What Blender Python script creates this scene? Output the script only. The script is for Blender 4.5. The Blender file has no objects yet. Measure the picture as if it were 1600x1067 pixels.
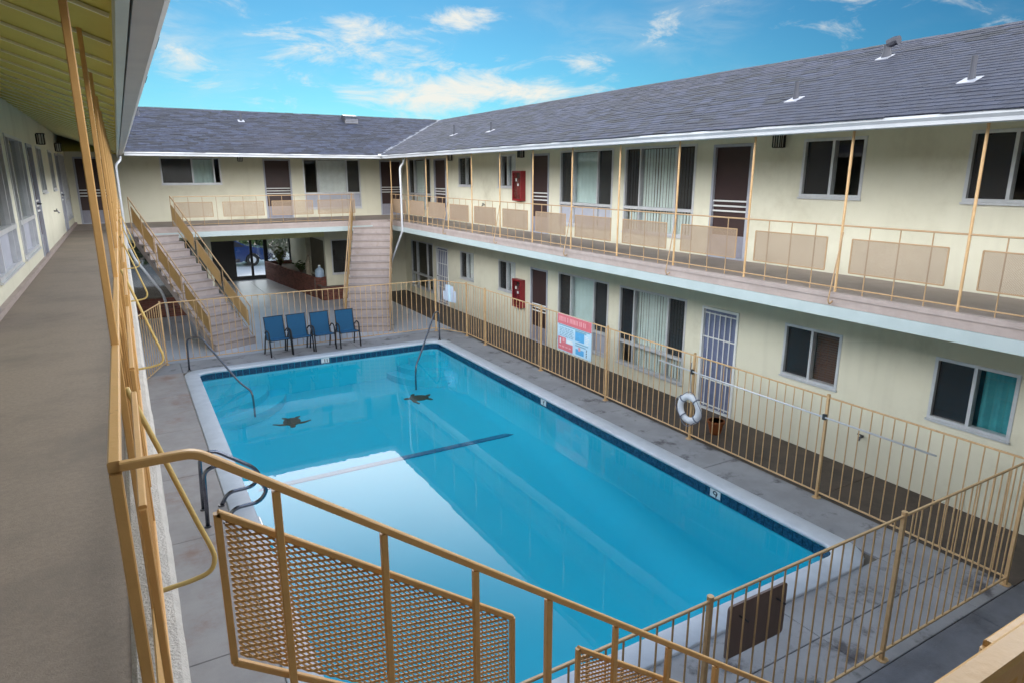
import bpy, math, random
from mathutils import Matrix, Vector
random.seed(7)
R = math.radians
scene = bpy.context.scene
col = scene.collection

# ------------------------------------------------------------------ camera
cam_d = bpy.data.cameras.new('camera')
cam_d.lens = 36 * 1028.2 / 1600
cam_d.sensor_width = 36
cam_d.clip_start = 0.05
cam_d.clip_end = 2000
cam = bpy.data.objects.new('camera', cam_d)
cam.location = (0, 0, 4.506)
cam.rotation_euler = (R(90 - 14.18), 0, R(-30.21))
col.objects.link(cam)
scene.camera = cam

# ------------------------------------------------------------------ world
SKY_STRENGTH = 0.1
world = bpy.data.worlds.new('World')
scene.world = world
world.use_nodes = True
nt = world.node_tree
for n in list(nt.nodes):
    nt.nodes.remove(n)


def N(t, typ, **kw):
    n = t.nodes.new(typ)
    for k, v in kw.items():
        setattr(n, k, v)
    return n


def math_n(t, op, a, b=None, clamp=False):
    n = N(t, 'ShaderNodeMath', operation=op, use_clamp=clamp)
    for i, x in enumerate((a, b)):
        if x is None:
            continue
        if isinstance(x, (int, float)):
            n.inputs[i].default_value = x
        else:
            t.links.new(x, n.inputs[i])
    return n.outputs[0]


def mixc(t, fac, a, b, mode='MIX'):
    n = N(t, 'ShaderNodeMix', data_type='RGBA', blend_type=mode)
    for s, x in ((n.inputs[0], fac), (n.inputs[6], a), (n.inputs[7], b)):
        if isinstance(x, (int, float)):
            s.default_value = x
        elif isinstance(x, tuple):
            s.default_value = (*x, 1) if len(x) == 3 else x
        else:
            t.links.new(x, s)
    return n.outputs[2]


def smooth(t, x, lo, hi):
    n = N(t, 'ShaderNodeMapRange', interpolation_type='SMOOTHSTEP')
    t.links.new(x, n.inputs[0])
    n.inputs[1].default_value = lo
    n.inputs[2].default_value = hi
    return n.outputs[0]


SUN_EL, SUN_AZ = 20, -150          # sun behind thin cloud, low behind the viewer
tc = N(nt, 'ShaderNodeTexCoord')
nrm = N(nt, 'ShaderNodeVectorMath', operation='NORMALIZE')
nt.links.new(tc.outputs['Generated'], nrm.inputs[0])
sep = N(nt, 'ShaderNodeSeparateXYZ')
nt.links.new(nrm.outputs[0], sep.inputs[0])
el = math_n(nt, 'ARCSINE', sep.outputs[2])
az = math_n(nt, 'ARCTAN2', sep.outputs[0], sep.outputs[1])
sky = N(nt, 'ShaderNodeTexSky', sky_type='NISHITA')
sky.sun_disc = False
sky.sun_elevation = R(SUN_EL)
sky.sun_rotation = R(SUN_AZ)
sky.air_density = 1.0
sky.dust_density = 0.3
sky.ozone_density = 1.5
skyc = mixc(nt, 1.0, sky.outputs[0], (0.48, 1.06, 1.28), 'MULTIPLY')
# the sky deepens a little away from the sun side
deep = mixc(nt, smooth(nt, az, R(12), R(75)), (1, 1, 1), (0.26, 0.42, 0.52))
skyc = mixc(nt, 1.0, skyc, deep, 'MULTIPLY')
mp = N(nt, 'ShaderNodeMapping')
mp.inputs['Scale'].default_value = (1.0, 1.0, 2.9)
mp.inputs['Rotation'].default_value = (R(9), R(-14), 0)
nt.links.new(nrm.outputs[0], mp.inputs[0])
noi = N(nt, 'ShaderNodeTexNoise')
noi.inputs['Scale'].default_value = 10.0
noi.inputs['Detail'].default_value = 8
noi.inputs['Roughness'].default_value = 0.66
noi.inputs['Distortion'].default_value = .55
nt.links.new(mp.outputs[0], noi.inputs['Vector'])
big = N(nt, 'ShaderNodeTexNoise')
big.inputs['Scale'].default_value = 2.2
big.inputs['Detail'].default_value = 5
nt.links.new(mp.outputs[0], big.inputs['Vector'])
# banks of broken cloud low over the roofs: azimuth, elevation, half widths (deg), weight
BANKS = [(15.5, 9.2, 5.0, 1.5, 1.0), (18.3, 10.8, 2.2, 1.2, .8), (26.2, 11.9, 2.8, 1.0, 1.0), (42.3, 10.9, 1.6, 1.0, .9),
         (5.2, 7.6, 2.4, 1.5, .95), (27.0, 6.6, 8.0, 1.9, 1.15), (17.5, 6.6, 2.6, 1.6, .85),
         (3.2, 12.6, 5.0, 1.8, .8), (36, 8.4, 3.5, 1.2, .8), (18, 4.0, 20, 2.0, .55), (60, 13, 9, 2.0, .45)]
azel = N(nt, 'ShaderNodeCombineXYZ')
nt.links.new(az, azel.inputs[0])
nt.links.new(el, azel.inputs[1])
bank = None
for a, e, sa, se, wgt in BANKS:
    ma = N(nt, 'ShaderNodeVectorMath', operation='MULTIPLY_ADD')
    nt.links.new(azel.outputs[0], ma.inputs[0])
    ma.inputs[1].default_value = (1 / R(sa), 1 / R(se), 0)
    ma.inputs[2].default_value = (-a / sa, -e / se, 0)
    dt = N(nt, 'ShaderNodeVectorMath', operation='DOT_PRODUCT')
    nt.links.new(ma.outputs[0], dt.inputs[0])
    nt.links.new(ma.outputs[0], dt.inputs[1])
    g = math_n(nt, 'MULTIPLY', math_n(nt, 'POWER', math.exp(-.75), dt.outputs['Value']), wgt)
    bank = g if bank is None else math_n(nt, 'MAXIMUM', bank, g)
dens = math_n(nt, 'ADD', math_n(nt, 'MULTIPLY', bank, 0.36), math_n(nt, 'MULTIPLY', noi.outputs[0], 1.35))
cf = math_n(nt, 'MULTIPLY', smooth(nt, dens, 0.78, 1.22), .95)
wisp = math_n(nt, 'MULTIPLY', smooth(nt, big.outputs[0], 0.44, 0.72), math_n(nt, 'MULTIPLY', smooth(nt, noi.outputs[0], .3, .75), 0.62))
cf = math_n(nt, 'MAXIMUM', cf, wisp)
skyc = mixc(nt, cf, skyc, (9.3, 9.1, 8.3))
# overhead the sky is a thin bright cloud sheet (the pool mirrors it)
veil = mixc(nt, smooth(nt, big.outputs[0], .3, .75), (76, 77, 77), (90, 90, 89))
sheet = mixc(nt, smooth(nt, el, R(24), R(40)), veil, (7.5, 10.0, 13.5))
# haze added on the sun's side, behind the viewer, to light the far walls
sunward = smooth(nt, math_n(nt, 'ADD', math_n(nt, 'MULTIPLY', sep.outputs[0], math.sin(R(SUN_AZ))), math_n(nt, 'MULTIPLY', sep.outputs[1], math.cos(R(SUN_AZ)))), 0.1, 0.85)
added_haze_el = math_n(nt, 'ADD', el, math_n(nt, 'MULTIPLY', sunward, R(15)))
skyc = mixc(nt, smooth(nt, added_haze_el, R(14), R(21)), skyc, sheet)
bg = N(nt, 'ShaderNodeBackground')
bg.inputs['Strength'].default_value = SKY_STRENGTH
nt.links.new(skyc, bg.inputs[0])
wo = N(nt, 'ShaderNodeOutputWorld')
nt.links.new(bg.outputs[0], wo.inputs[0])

# ------------------------------------------------------------------ sun (veiled)
sd = bpy.data.lights.new('sun', 'SUN')
sd.energy = 1.1
sd.angle = R(35)
sd.color = (1.0, 0.95, 0.87)
so = bpy.data.objects.new('sun', sd)
sv = Vector((math.sin(R(SUN_AZ)) * math.cos(R(SUN_EL)), math.cos(R(SUN_AZ)) * math.cos(R(SUN_EL)), math.sin(R(SUN_EL))))
so.rotation_euler = sv.to_track_quat('Z', 'Y').to_euler()
col.objects.link(so)

# ------------------------------------------------------------------ render
vs = scene.view_settings
vs.view_transform = 'Standard'
vs.look = 'None'
vs.exposure = 0.0
vs.gamma = 1.0
vs.use_curve_mapping = False
scene.render.engine = 'CYCLES'
scene.cycles.use_denoising = True
scene.cycles.max_bounces = 6
scene.cycles.diffuse_bounces = 3
scene.cycles.glossy_bounces = 3
scene.cycles.transparent_max_bounces = 10
scene.cycles.caustics_reflective = False
scene.cycles.caustics_refractive = False

# ================================================================== materials
MATS = {}


def material(name, c1, c2=None, rough=0.6, scale=6.0, detail=6.0, bump=0.0, bscale=None, metal=0.0, spec=0.5, grime=None, gscale=0.8,
             glo=.5, ghi=.8, rrand=0.0, stretch=None, coat=0.0, streak=0.0):
    """procedural paint / stone / wood: two tones mixed by noise, optional large stains, fine relief"""
    m = bpy.data.materials.new(name)
    m.use_nodes = True
    t = m.node_tree
    b = t.nodes['Principled BSDF']
    geo = N(t, 'ShaderNodeNewGeometry')
    vec = geo.outputs['Position']
    if stretch:
        mpn = N(t, 'ShaderNodeMapping')
        mpn.inputs['Scale'].default_value = stretch
        t.links.new(vec, mpn.inputs[0])
        vec = mpn.outputs[0]
    no = N(t, 'ShaderNodeTexNoise')
    no.inputs['Scale'].default_value = scale
    no.inputs['Detail'].default_value = detail
    no.inputs['Roughness'].default_value = 0.65
    t.links.new(vec, no.inputs['Vector'])
    if c2 is None:
        c2 = tuple(x * 0.86 for x in c1)
    colr = mixc(t, smooth(t, no.outputs[0], .32, .68), c2, c1)
    if rrand:
        v = math_n(t, 'ADD', math_n(t, 'MULTIPLY', geo.outputs['Random Per Island'], rrand * 2), 1 - rrand)
        cc = N(t, 'ShaderNodeCombineColor')
        for i in range(3):
            t.links.new(v, cc.inputs[i])
        colr = mixc(t, 1.0, colr, cc.outputs[0], 'MULTIPLY')
    if grime:
        g = N(t, 'ShaderNodeTexNoise')
        g.inputs['Scale'].default_value = gscale
        g.inputs['Detail'].default_value = 7
        g.inputs['Roughness'].default_value = 0.7
        t.links.new(geo.outputs['Position'], g.inputs['Vector'])
        colr = mixc(t, smooth(t, g.outputs[0], glo, ghi), colr, grime)
    if streak:      # rain marks running down
        mp2 = N(t, 'ShaderNodeMapping')
        mp2.inputs['Scale'].default_value = (5.5, 5.5, .45)
        t.links.new(geo.outputs['Position'], mp2.inputs[0])
        s2 = N(t, 'ShaderNodeTexNoise')
        s2.inputs['Scale'].default_value = 1.0
        s2.inputs['Detail'].default_value = 6
        t.links.new(mp2.outputs[0], s2.inputs['Vector'])
        colr = mixc(t, math_n(t, 'MULTIPLY', smooth(t, s2.outputs[0], .5, .75), streak), colr, tuple(x * .62 for x in c1))
    t.links.new(colr, b.inputs['Base Color'])
    rr = N(t, 'ShaderNodeMapRange')
    t.links.new(no.outputs[0], rr.inputs[0])
    rr.inputs[3].default_value = max(0.02, rough - .08)
    rr.inputs[4].default_value = min(1, rough + .08)
    t.links.new(rr.outputs[0], b.inputs['Roughness'])
    b.inputs['Metallic'].default_value = metal
    b.inputs['Specular IOR Level'].default_value = spec
    b.inputs['Coat Weight'].default_value = coat
    if bump:
        bn = N(t, 'ShaderNodeTexNoise')
        bn.inputs['Scale'].default_value = bscale or scale * 8
        bn.inputs['Detail'].default_value = 4
        t.links.new(geo.outputs['Position'], bn.inputs['Vector'])
        bp = N(t, 'ShaderNodeBump')
        bp.inputs['Strength'].default_value = bump
        bp.inputs['Distance'].default_value = 0.01
        t.links.new(bn.outputs[0], bp.inputs['Height'])
        t.links.new(bp.outputs[0], b.inputs['Normal'])
    MATS[name] = m
    return m


M = material
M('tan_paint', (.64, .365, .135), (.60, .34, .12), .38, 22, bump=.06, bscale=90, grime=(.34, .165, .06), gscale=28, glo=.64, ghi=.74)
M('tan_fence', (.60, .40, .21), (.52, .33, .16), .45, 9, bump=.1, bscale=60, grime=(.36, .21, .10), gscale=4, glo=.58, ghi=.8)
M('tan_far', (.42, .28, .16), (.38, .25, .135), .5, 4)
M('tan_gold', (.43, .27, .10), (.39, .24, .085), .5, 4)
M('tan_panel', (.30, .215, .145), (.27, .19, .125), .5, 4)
M('cream_wall', (.70, .685, .57), (.665, .65, .535), .85, 1.3, bump=.25, bscale=55, grime=(.50, .475, .375), gscale=.7, glo=.50, ghi=.85, streak=.13)
M('soffit', (.58, .49, .085), (.53, .45, .07), .8, 2.5, bump=.1, bscale=40)
M('soffit_light', (.68, .66, .36), (.64, .62, .33), .8, 2.5)
M('batten', (.86, .82, .56), None, .7, 5)
M('white_trim', (.74, .76, .76), (.68, .70, .71), .5, 4, grime=(.52, .52, .50), gscale=2.5, glo=.6, ghi=.85)
M('gutter_white', (.55, .57, .61), (.49, .51, .56), .4, 3, grime=(.50, .50, .52), gscale=2, glo=.6, ghi=.85)
M('gutter_dull', (.66, .61, .57), (.60, .55, .52), .55, 3)
M('aluminium', (.60, .62, .66), (.52, .54, .58), .38, 6, metal=.25)
M('mint_trim', (.42, .49, .50), (.385, .455, .465), .6, 3, grime=(.50, .55, .49), gscale=1.5, glo=.6, ghi=.9)
M('slab_edge', (.40, .33, .31), (.34, .28, .26), .75, 4, bump=.2)
M('walk_floor', (.285, .232, .188), (.235, .19, .153), .85, 38, bump=.18, bscale=150, grime=(.185, .155, .13), gscale=1.1, glo=.42, ghi=.75)
M('walk_floor_pale', (.33, .275, .25), (.28, .235, .21), .8, 2.2, bump=.3, bscale=110, grime=(.22, .18, .165), gscale=1.2, glo=.5, ghi=.85)
M('stucco_edge', (.50, .46, .42), (.42, .385, .35), .9, 5, bump=1.0, bscale=90, grime=(.33, .29, .26), gscale=3, glo=.5, ghi=.8)
M('deck', (.31, .305, .32), (.245, .24, .25), .72, 1.6, bump=.25, bscale=120, grime=(.075, .068, .075), gscale=2.1, glo=.52, ghi=.68)
M('deck_stained', (.38, .335, .315), (.315, .275, .26), .72, 2.2, bump=.25, bscale=120, grime=(.27, .155, .115), gscale=.95, glo=.50, ghi=.76)
M('court_pale', (.47, .485, .54), (.41, .425, .475), .30, 1.5, bump=.08, bscale=60, grime=(.34, .33, .33), gscale=.8, glo=.5, ghi=.85)
M('near_concrete', (.17, .17, .19), (.125, .125, .14), .7, 2.8, bump=.4, bscale=80, grime=(.075, .075, .085), gscale=1.6, glo=.5, ghi=.75)
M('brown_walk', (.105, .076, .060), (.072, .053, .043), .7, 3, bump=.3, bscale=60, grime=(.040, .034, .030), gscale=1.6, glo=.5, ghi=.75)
M('earth', (.16, .13, .10), (.12, .10, .08), .95, .3, bump=.4, bscale=8)
M('coping', (.62, .64, .69), (.54, .56, .61), .6, 3, bump=.2, bscale=70, grime=(.42, .42, .45), gscale=2.2, glo=.55, ghi=.85)
M('plaster', (.0, .49, .655), (.0, .465, .625), .8, .6)
M('pool_tile', (.020, .085, .17), (.004, .02, .055), .15, 30, 3, spec=.6)
M('tile_white', (.72, .75, .76), None, .2, 8)
M('ink_dark', (.012, .02, .04), None, .5, 8)
M('turtle', (.010, .016, .012), (.03, .05, .02), .5, 22, 3)
M('stripe_tile', (.006, .19, .34), (.004, .14, .27), .3, 14)
M('steel', (.22, .23, .27), (.16, .17, .21), .24, 12, metal=.95)
M('steel_dark', (.10, .10, .11), None, .3, 12, metal=.8)
M('maroon_door', (.040, .018, .018), (.032, .014, .015), .55, 5)
M('screen_dark', (.030, .031, .034), (.022, .023, .026), .22, 30, spec=.7)
M('door_grey', (.27, .27, .33), None, .5, 6)
M('blue_steel', (.17, .20, .33), (.13, .16, .27), .5, 6)
M('interior', (.20, .17, .13), None, .9, 2)
M('sheet_pale', (.58, .70, .69), (.53, .65, .64), .8, 3)
M('blind_green', (.72, .78, .75), (.65, .71, .68), .7, 5)
M('blind_white', (.82, .83, .82), None, .7, 5)
M('blind_brown', (.13, .055, .03), None, .6, 5)
M('curtain_teal', (.05, .30, .34), (.035, .22, .26), .8, 6)
M('panel_lavender', (.40, .42, .50), (.35, .37, .45), .6, 4)
M('red_paint', (.26, .012, .020), (.21, .010, .016), .35, 8)
M('red_print', (.66, .17, .20), (.60, .14, .17), .5, 8)
M('pink_print', (.78, .36, .38), None, .5, 8)
M('blue_print', (.10, .40, .72), None, .5, 8)
M('ice_print', (.52, .70, .82), (.46, .64, .78), .5, 6)
M('grey_print', (.22, .40, .52), None, .5, 8)
M('white_print', (.78, .80, .82), None, .5, 8)
M('chair_blue', (.005, .085, .19), (.004, .07, .165), .75, 40, bump=.3, bscale=220)
M('black_metal', (.012, .011, .013), None, .4, 8)
M('brick', (.17, .060, .042), (.12, .040, .030), .85, 9, bump=.4, bscale=50, rrand=.3)
M('mortar', (.13, .10, .085), None, .9, 9)
M('step_stone', (.39, .335, .325), (.335, .285, .275), .8, 5, bump=.3, bscale=90, grime=(.27, .205, .165), gscale=2.2, glo=.55, ghi=.85)
M('step_edge', (.27, .22, .20), None, .8, 5)
M('shingle', (.024, .030, .056), (.009, .011, .025), .85, 5, bump=.5, bscale=120, rrand=.62, grime=(.034, .033, .052), gscale=.30, glo=.48, ghi=.75)
M('roof_deck', (.035, .034, .045), None, .9, 5)
M('vent_metal', (.13, .14, .18), None, .5, 8, metal=.3)
M('vent_dark', (.035, .038, .055), None, .6, 8)
M('lead_white', (.30, .31, .36), None, .5, 8)
M('lantern_black', (.015, .013, .013), None, .45, 8)
M('lantern_glass', (.70, .70, .66), None, .3, 8)
M('strip_paper', (.46, .53, .65), (.40, .47, .60), .6, 20)
M('ring_white', (.66, .68, .73), (.58, .60, .65), .55, 12, grime=(.42, .43, .46), gscale=7, glo=.5, ghi=.8)
M('rope', (.16, .18, .24), None, .8, 40)
M('wood_brown', (.19, .13, .115), (.145, .10, .088), .5, 7, stretch=(1, 1, .15))
M('mail_brown', (.16, .05, .02), (.11, .033, .015), .45, 7)
M('clay', (.22, .06, .012), None, .7, 9)
M('leaf', (.055, .10, .018), (.14, .16, .02), .6, 12, rrand=.35)
M('leaf_dark', (.03, .065, .015), (.05, .09, .02), .7, 3, rrand=.4)
M('bark', (.09, .06, .04), None, .9, 9)
M('car_blue', (.004, .032, .13), (.004, .028, .115), .25, 3, coat=1.0)
M('car_dark', (.012, .013, .022), None, .5, 6)
M('tyre', (.012, .012, .012), None, .8, 20)
M('stone_pale', (.36, .31, .24), (.28, .24, .18), .8, 9)
M('jug_blue', (.40, .52, .68), (.32, .44, .60), .25, 12)
M('hose_yellow', (.62, .44, .16), (.55, .38, .13), .5, 9)
M('lavender_fascia', (.70, .74, .68), (.66, .70, .64), .6, 3)


def glass_mat(name, tint, ior, rough):
    m = bpy.data.materials.new(name)
    m.use_nodes = True
    t = m.node_tree
    for n in list(t.nodes):
        t.nodes.remove(n)
    out = N(t, 'ShaderNodeOutputMaterial')
    fr = N(t, 'ShaderNodeFresnel')
    fr.inputs[0].default_value = ior
    tr = N(t, 'ShaderNodeBsdfTransparent')
    tr.inputs[0].default_value = (*tint, 1)
    gl = N(t, 'ShaderNodeBsdfGlossy')
    gl.inputs['Roughness'].default_value = rough
    mx = N(t, 'ShaderNodeMixShader')
    ge = N(t, 'ShaderNodeNewGeometry')
    # panes reflect on the face they turn to you only (no refraction is traced)
    t.links.new(math_n(t, 'MULTIPLY', fr.outputs[0], math_n(t, 'SUBTRACT', 1.0, ge.outputs['Backfacing'])), mx.inputs[0])
    t.links.new(tr.outputs[0], mx.inputs[1])
    t.links.new(gl.outputs[0], mx.inputs[2])
    t.links.new(mx.outputs[0], out.inputs[0])
    MATS[name] = m
    return m, t, fr, gl, out


def screen_mat():
    m = MATS['screen_dark']
    t = m.node_tree
    out_ = [n for n in t.nodes if n.type == 'OUTPUT_MATERIAL'][0]
    pb = t.nodes['Principled BSDF']
    tr = N(t, 'ShaderNodeBsdfTransparent')
    mx = N(t, 'ShaderNodeMixShader')
    mx.inputs[0].default_value = .62
    t.links.new(tr.outputs[0], mx.inputs[1])
    t.links.new(pb.outputs[0], mx.inputs[2])
    t.links.new(mx.outputs[0], out_.inputs[0])


screen_mat()
glass_mat('glass', (.94, .96, .96), 1.5, .01)
wm, t, fr, gl, out = glass_mat('water', (.97, .99, 1.0), 1.26, 0.0)
nz = N(t, 'ShaderNodeTexNoise')
nz.inputs['Scale'].default_value = 3.2
nz.inputs['Detail'].default_value = 3
g = N(t, 'ShaderNodeNewGeometry')
t.links.new(g.outputs['Position'], nz.inputs['Vector'])
bp = N(t, 'ShaderNodeBump')
bp.inputs['Strength'].default_value = .011
bp.inputs['Distance'].default_value = .05
t.links.new(nz.outputs[0], bp.inputs['Height'])
t.links.new(bp.outputs[0], fr.inputs['Normal'])
t.links.new(bp.outputs[0], gl.inputs['Normal'])
# ================================================================== mesh helpers
WORLD = {}


class MB:
    def __init__(s):
        s.v, s.f = [], []

    def add(s, vs, fs):
        o = len(s.v)
        s.v += [tuple(p) for p in vs]
        s.f += [tuple(i + o for i in q) for q in fs]
        return s

    def quad(s, a, b, c, d):
        return s.add([a, b, c, d], [(0, 1, 2, 3)])

    def box(s, x0, x1, y0, y1, z0, z1):
        x0, x1 = sorted((x0, x1)); y0, y1 = sorted((y0, y1)); z0, z1 = sorted((z0, z1))
        return s.add([(x0, y0, z0), (x1, y0, z0), (x1, y1, z0), (x0, y1, z0), (x0, y0, z1), (x1, y0, z1), (x1, y1, z1), (x0, y1, z1)],
                     [(3, 2, 1, 0), (4, 5, 6, 7), (0, 1, 5, 4), (1, 2, 6, 5), (2, 3, 7, 6), (3, 0, 4, 7)])

    def bar(s, p, q, w, h, up=(0, 0, 1), ch=.22):
        """rounded rectangular bar from p to q, width w across, height h along up"""
        p, q = Vector(p), Vector(q)
        d = (q - p).normalized()
        u = Vector(up)
        if abs(d.dot(u)) > .98:
            u = Vector((0, 1, 0)) if abs(d.y) < .9 else Vector((1, 0, 0))
        r = d.cross(u).normalized()
        u = r.cross(d).normalized()
        c = ch * min(w, h)
        a, b = w / 2, h / 2
        prof = [(a - c, -b), (a, -b + c), (a, b - c), (a - c, b), (-a + c, b), (-a, b - c), (-a, -b + c), (-a + c, -b)] if ch else \
            [(a, -b), (a, b), (-a, b), (-a, -b)]
        n = len(prof)
        vs = [p + r * x + u * y for x, y in prof] + [q + r * x + u * y for x, y in prof]
        fs = [(i, i + n, (i + 1) % n + n, (i + 1) % n) for i in range(n)] + [tuple(range(n)), tuple(range(2 * n - 1, n - 1, -1))]
        return s.add(vs, fs)

    def tube(s, pts, r, n=8):
        pts = [Vector(p) for p in pts]
        rings = []
        prev = None
        for i, p in enumerate(pts):
            d = (pts[min(i + 1, len(pts) - 1)] - pts[max(i - 1, 0)]).normalized()
            if prev is None:
                u = d.orthogonal().normalized()
            else:
                u = (prev - d * prev.dot(d)).normalized()
            prev = u
            w = d.cross(u)
            rr = r[i] if isinstance(r, (list, tuple)) else r
            rings.append([p + (u * math.cos(2 * math.pi * k / n) + w * math.sin(2 * math.pi * k / n)) * rr for k in range(n)])
        o = len(s.v)
        for ring in rings:
            s.v += [tuple(x) for x in ring]
        for i in range(len(rings) - 1):
            for k in range(n):
                s.f.append((o + i * n + k, o + i * n + (k + 1) % n, o + (i + 1) * n + (k + 1) % n, o + (i + 1) * n + k))
        s.f.append(tuple(o + k for k in range(n - 1, -1, -1)))
        s.f.append(tuple(o + (len(rings) - 1) * n + k for k in range(n)))
        return s

    def prism(s, poly, lo, hi, axis='z'):
        """extrude a polygon (list of 2-tuples) along an axis"""
        def P(a, b, c):
            return {'z': (a, b, c), 'y': (a, c, b), 'x': (c, a, b)}[axis]
        n = len(poly)
        vs = [P(a, b, lo) for a, b in poly] + [P(a, b, hi) for a, b in poly]
        fs = [(i, (i + 1) % n, (i + 1) % n + n, i + n) for i in range(n)] + [tuple(range(n - 1, -1, -1)), tuple(range(n, 2 * n))]
        return s.add(vs, fs)

    def mesh(s, name, mat, smooth=False):
        me = bpy.data.meshes.new(name)
        me.from_pydata(s.v, [], s.f)
        if isinstance(mat, str):
            mat = MATS[mat]
        me.materials.append(mat)
        if smooth:
            me.polygons.foreach_set('use_smooth', [True] * len(me.polygons))
        me.update()
        return me


def place(o, parent, W):
    col.objects.link(o)
    if parent is not None:
        o.parent = parent
        o.matrix_parent_inverse = WORLD[parent.name].inverted()
    o.matrix_basis = W
    WORLD[o.name] = W.copy()
    return o


def obj(name, mb, mat, parent=None, smooth=False, loc=(0, 0, 0), rotz=0):
    me = mb.mesh(name, mat, smooth) if isinstance(mb, MB) else mb
    o = bpy.data.objects.new(name, me)
    return place(o, parent, Matrix.Translation(loc) @ Matrix.Rotation(rotz, 4, 'Z'))


def thing(name, label, cat, loc=(0, 0, 0), group=None, rotz=0):
    o = bpy.data.objects.new(name, None)
    o.empty_display_size = .2
    place(o, None, Matrix.Translation(loc) @ Matrix.Rotation(rotz, 4, 'Z'))
    return tag(o, label, cat, group)


def tag(o, label, cat, group=None):
    o['label'] = label
    o['category'] = cat
    if group:
        o['group'] = group
    return o


def struct(o):
    o['kind'] = 'structure'
    return o


def curve(pts, n=8):
    """Catmull-Rom through points"""
    P = [Vector(p) for p in pts]
    P = [P[0] * 2 - P[1]] + P + [P[-1] * 2 - P[-2]]
    outp = []
    for i in range(1, len(P) - 2):
        for k in range(n):
            t_ = k / n
            a, b, c, d = P[i - 1:i + 3]
            outp.append(0.5 * ((2 * b) + (c - a) * t_ + (2 * a - 5 * b + 4 * c - d) * t_ ** 2 + (3 * b - a - 3 * c + d) * t_ ** 3))
    outp.append(P[-2])
    return outp


def fillet(pts, r, n=5):
    """polyline with rounded corners"""
    P = [Vector(p) for p in pts]
    res = [P[0]]
    for i in range(1, len(P) - 1):
        a = (P[i - 1] - P[i]); b = (P[i + 1] - P[i])
        rr = min(r, a.length * .48, b.length * .48)
        p0 = P[i] + a.normalized() * rr
        p1 = P[i] + b.normalized() * rr
        for k in range(n + 1):
            t_ = k / n
            res.append(p0 * (1 - t_) ** 2 + P[i] * 2 * t_ * (1 - t_) + p1 * t_ ** 2)
    res.append(P[-1])
    return res


def expanded_metal(P0, e1, e2, nrm, w, h, cw, ch, sw, th):
    """sheet of expanded metal: zigzag strands in the plane P0 + s*e1 + t*e2 (e1, e2 may be skewed)"""
    P0, e1, e2, nrm = Vector(P0), Vector(e1), Vector(e2), Vector(nrm)
    mb = MB()
    ni = int(round(w / (cw / 2)))
    nj = int(round(h / ch))
    dx, dy = w / ni, h / nj
    for j in range(nj + 1):
        pts = []
        for i in range(ni + 1):
            y = j * dy + (dy / 2 if (i + j) % 2 == 0 else -dy / 2)
            pts.append((i * dx, min(max(y, 0), h)))
        top = []
        for (a, b) in pts:
            top.append((a, b))
        o = len(mb.v)
        for a, b in top:
            for (da, dn) in ((sw / 2, th), (sw / 2, -th), (-sw / 2, -th), (-sw / 2, th)):
                # strands lean, as they do in real expanded sheet
                mb.v.append(tuple(P0 + e1 * a + e2 * (b + da) + nrm * (dn * .35 + da * .55)))
        for i in range(len(top) - 1):
            for k in range(4):
                mb.f.append((o + i * 4 + k, o + i * 4 + (k + 1) % 4, o + (i + 1) * 4 + (k + 1) % 4, o + (i + 1) * 4 + k))
    return mb


# ================================================================== key measures
XW, XL, YB = 9.576, -1.317, 24.906        # wall faces: right, left, back
ZW = 3.0                                    # upper walkway
XE, XEL, YE = 7.924, 0.006, 22.03           # walkway edges
XG, XGL, YG, ZG = 7.658, 0.24, 21.836, 5.135  # gutter lips
SL = .381
XRI, YRI, ZRI = 11.62, 25.80, 6.646
FB, FT = 2.69, 2.84                         # fascia of the walkway
PX0, PX1, PY0, PY1 = 1.067, 7.132, 4.20, 16.45   # pool, inside
CX0, CX1, CY0, CY1 = .776, 7.429, 3.90, 16.75    # coping, outside
ZWAT = -0.105
XF, YF, YN = 8.161, 17.667, 2.87            # pool fence lines

# ================================================================== ground
g = MB()
big_ = 400
xs = [-big_, CX0 + .1, CX1 - .1, big_]
ys = [-big_, CY0 + .1, CY1 - .1, big_]
for i in range(3):
    for j in range(3):
        if i == 1 and j == 1:
            continue
        g.quad((xs[i], ys[j], -.03), (xs[i + 1], ys[j], -.03), (xs[i + 1], ys[j + 1], -.03), (xs[i], ys[j + 1], -.03))
struct(obj('ground', g, 'earth'))


def slab(x0, x1, y0, y1, mat, parent, top=0.0, gap=.0035, name='slab'):
    mb = MB()
    x0 += gap; x1 -= gap; y0 += gap; y1 -= gap
    b = .006
    mb.add([(x0, y0, top - .1), (x1, y0, top - .1), (x1, y1, top - .1), (x0, y1, top - .1),
            (x0, y0, top - b), (x1, y0, top - b), (x1, y1, top - b), (x0, y1, top - b),
            (x0 + b, y0 + b, top), (x1 - b, y0 + b, top), (x1 - b, y1 - b, top), (x0 + b, y1 - b, top)],
           [(0, 1, 5, 4), (1, 2, 6, 5), (2, 3, 7, 6), (3, 0, 4, 7), (4, 5, 9, 8), (5, 6, 10, 9), (6, 7, 11, 10), (7, 4, 8, 11), (8, 9, 10, 11)])
    return obj(name, mb, mat, parent)


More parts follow.
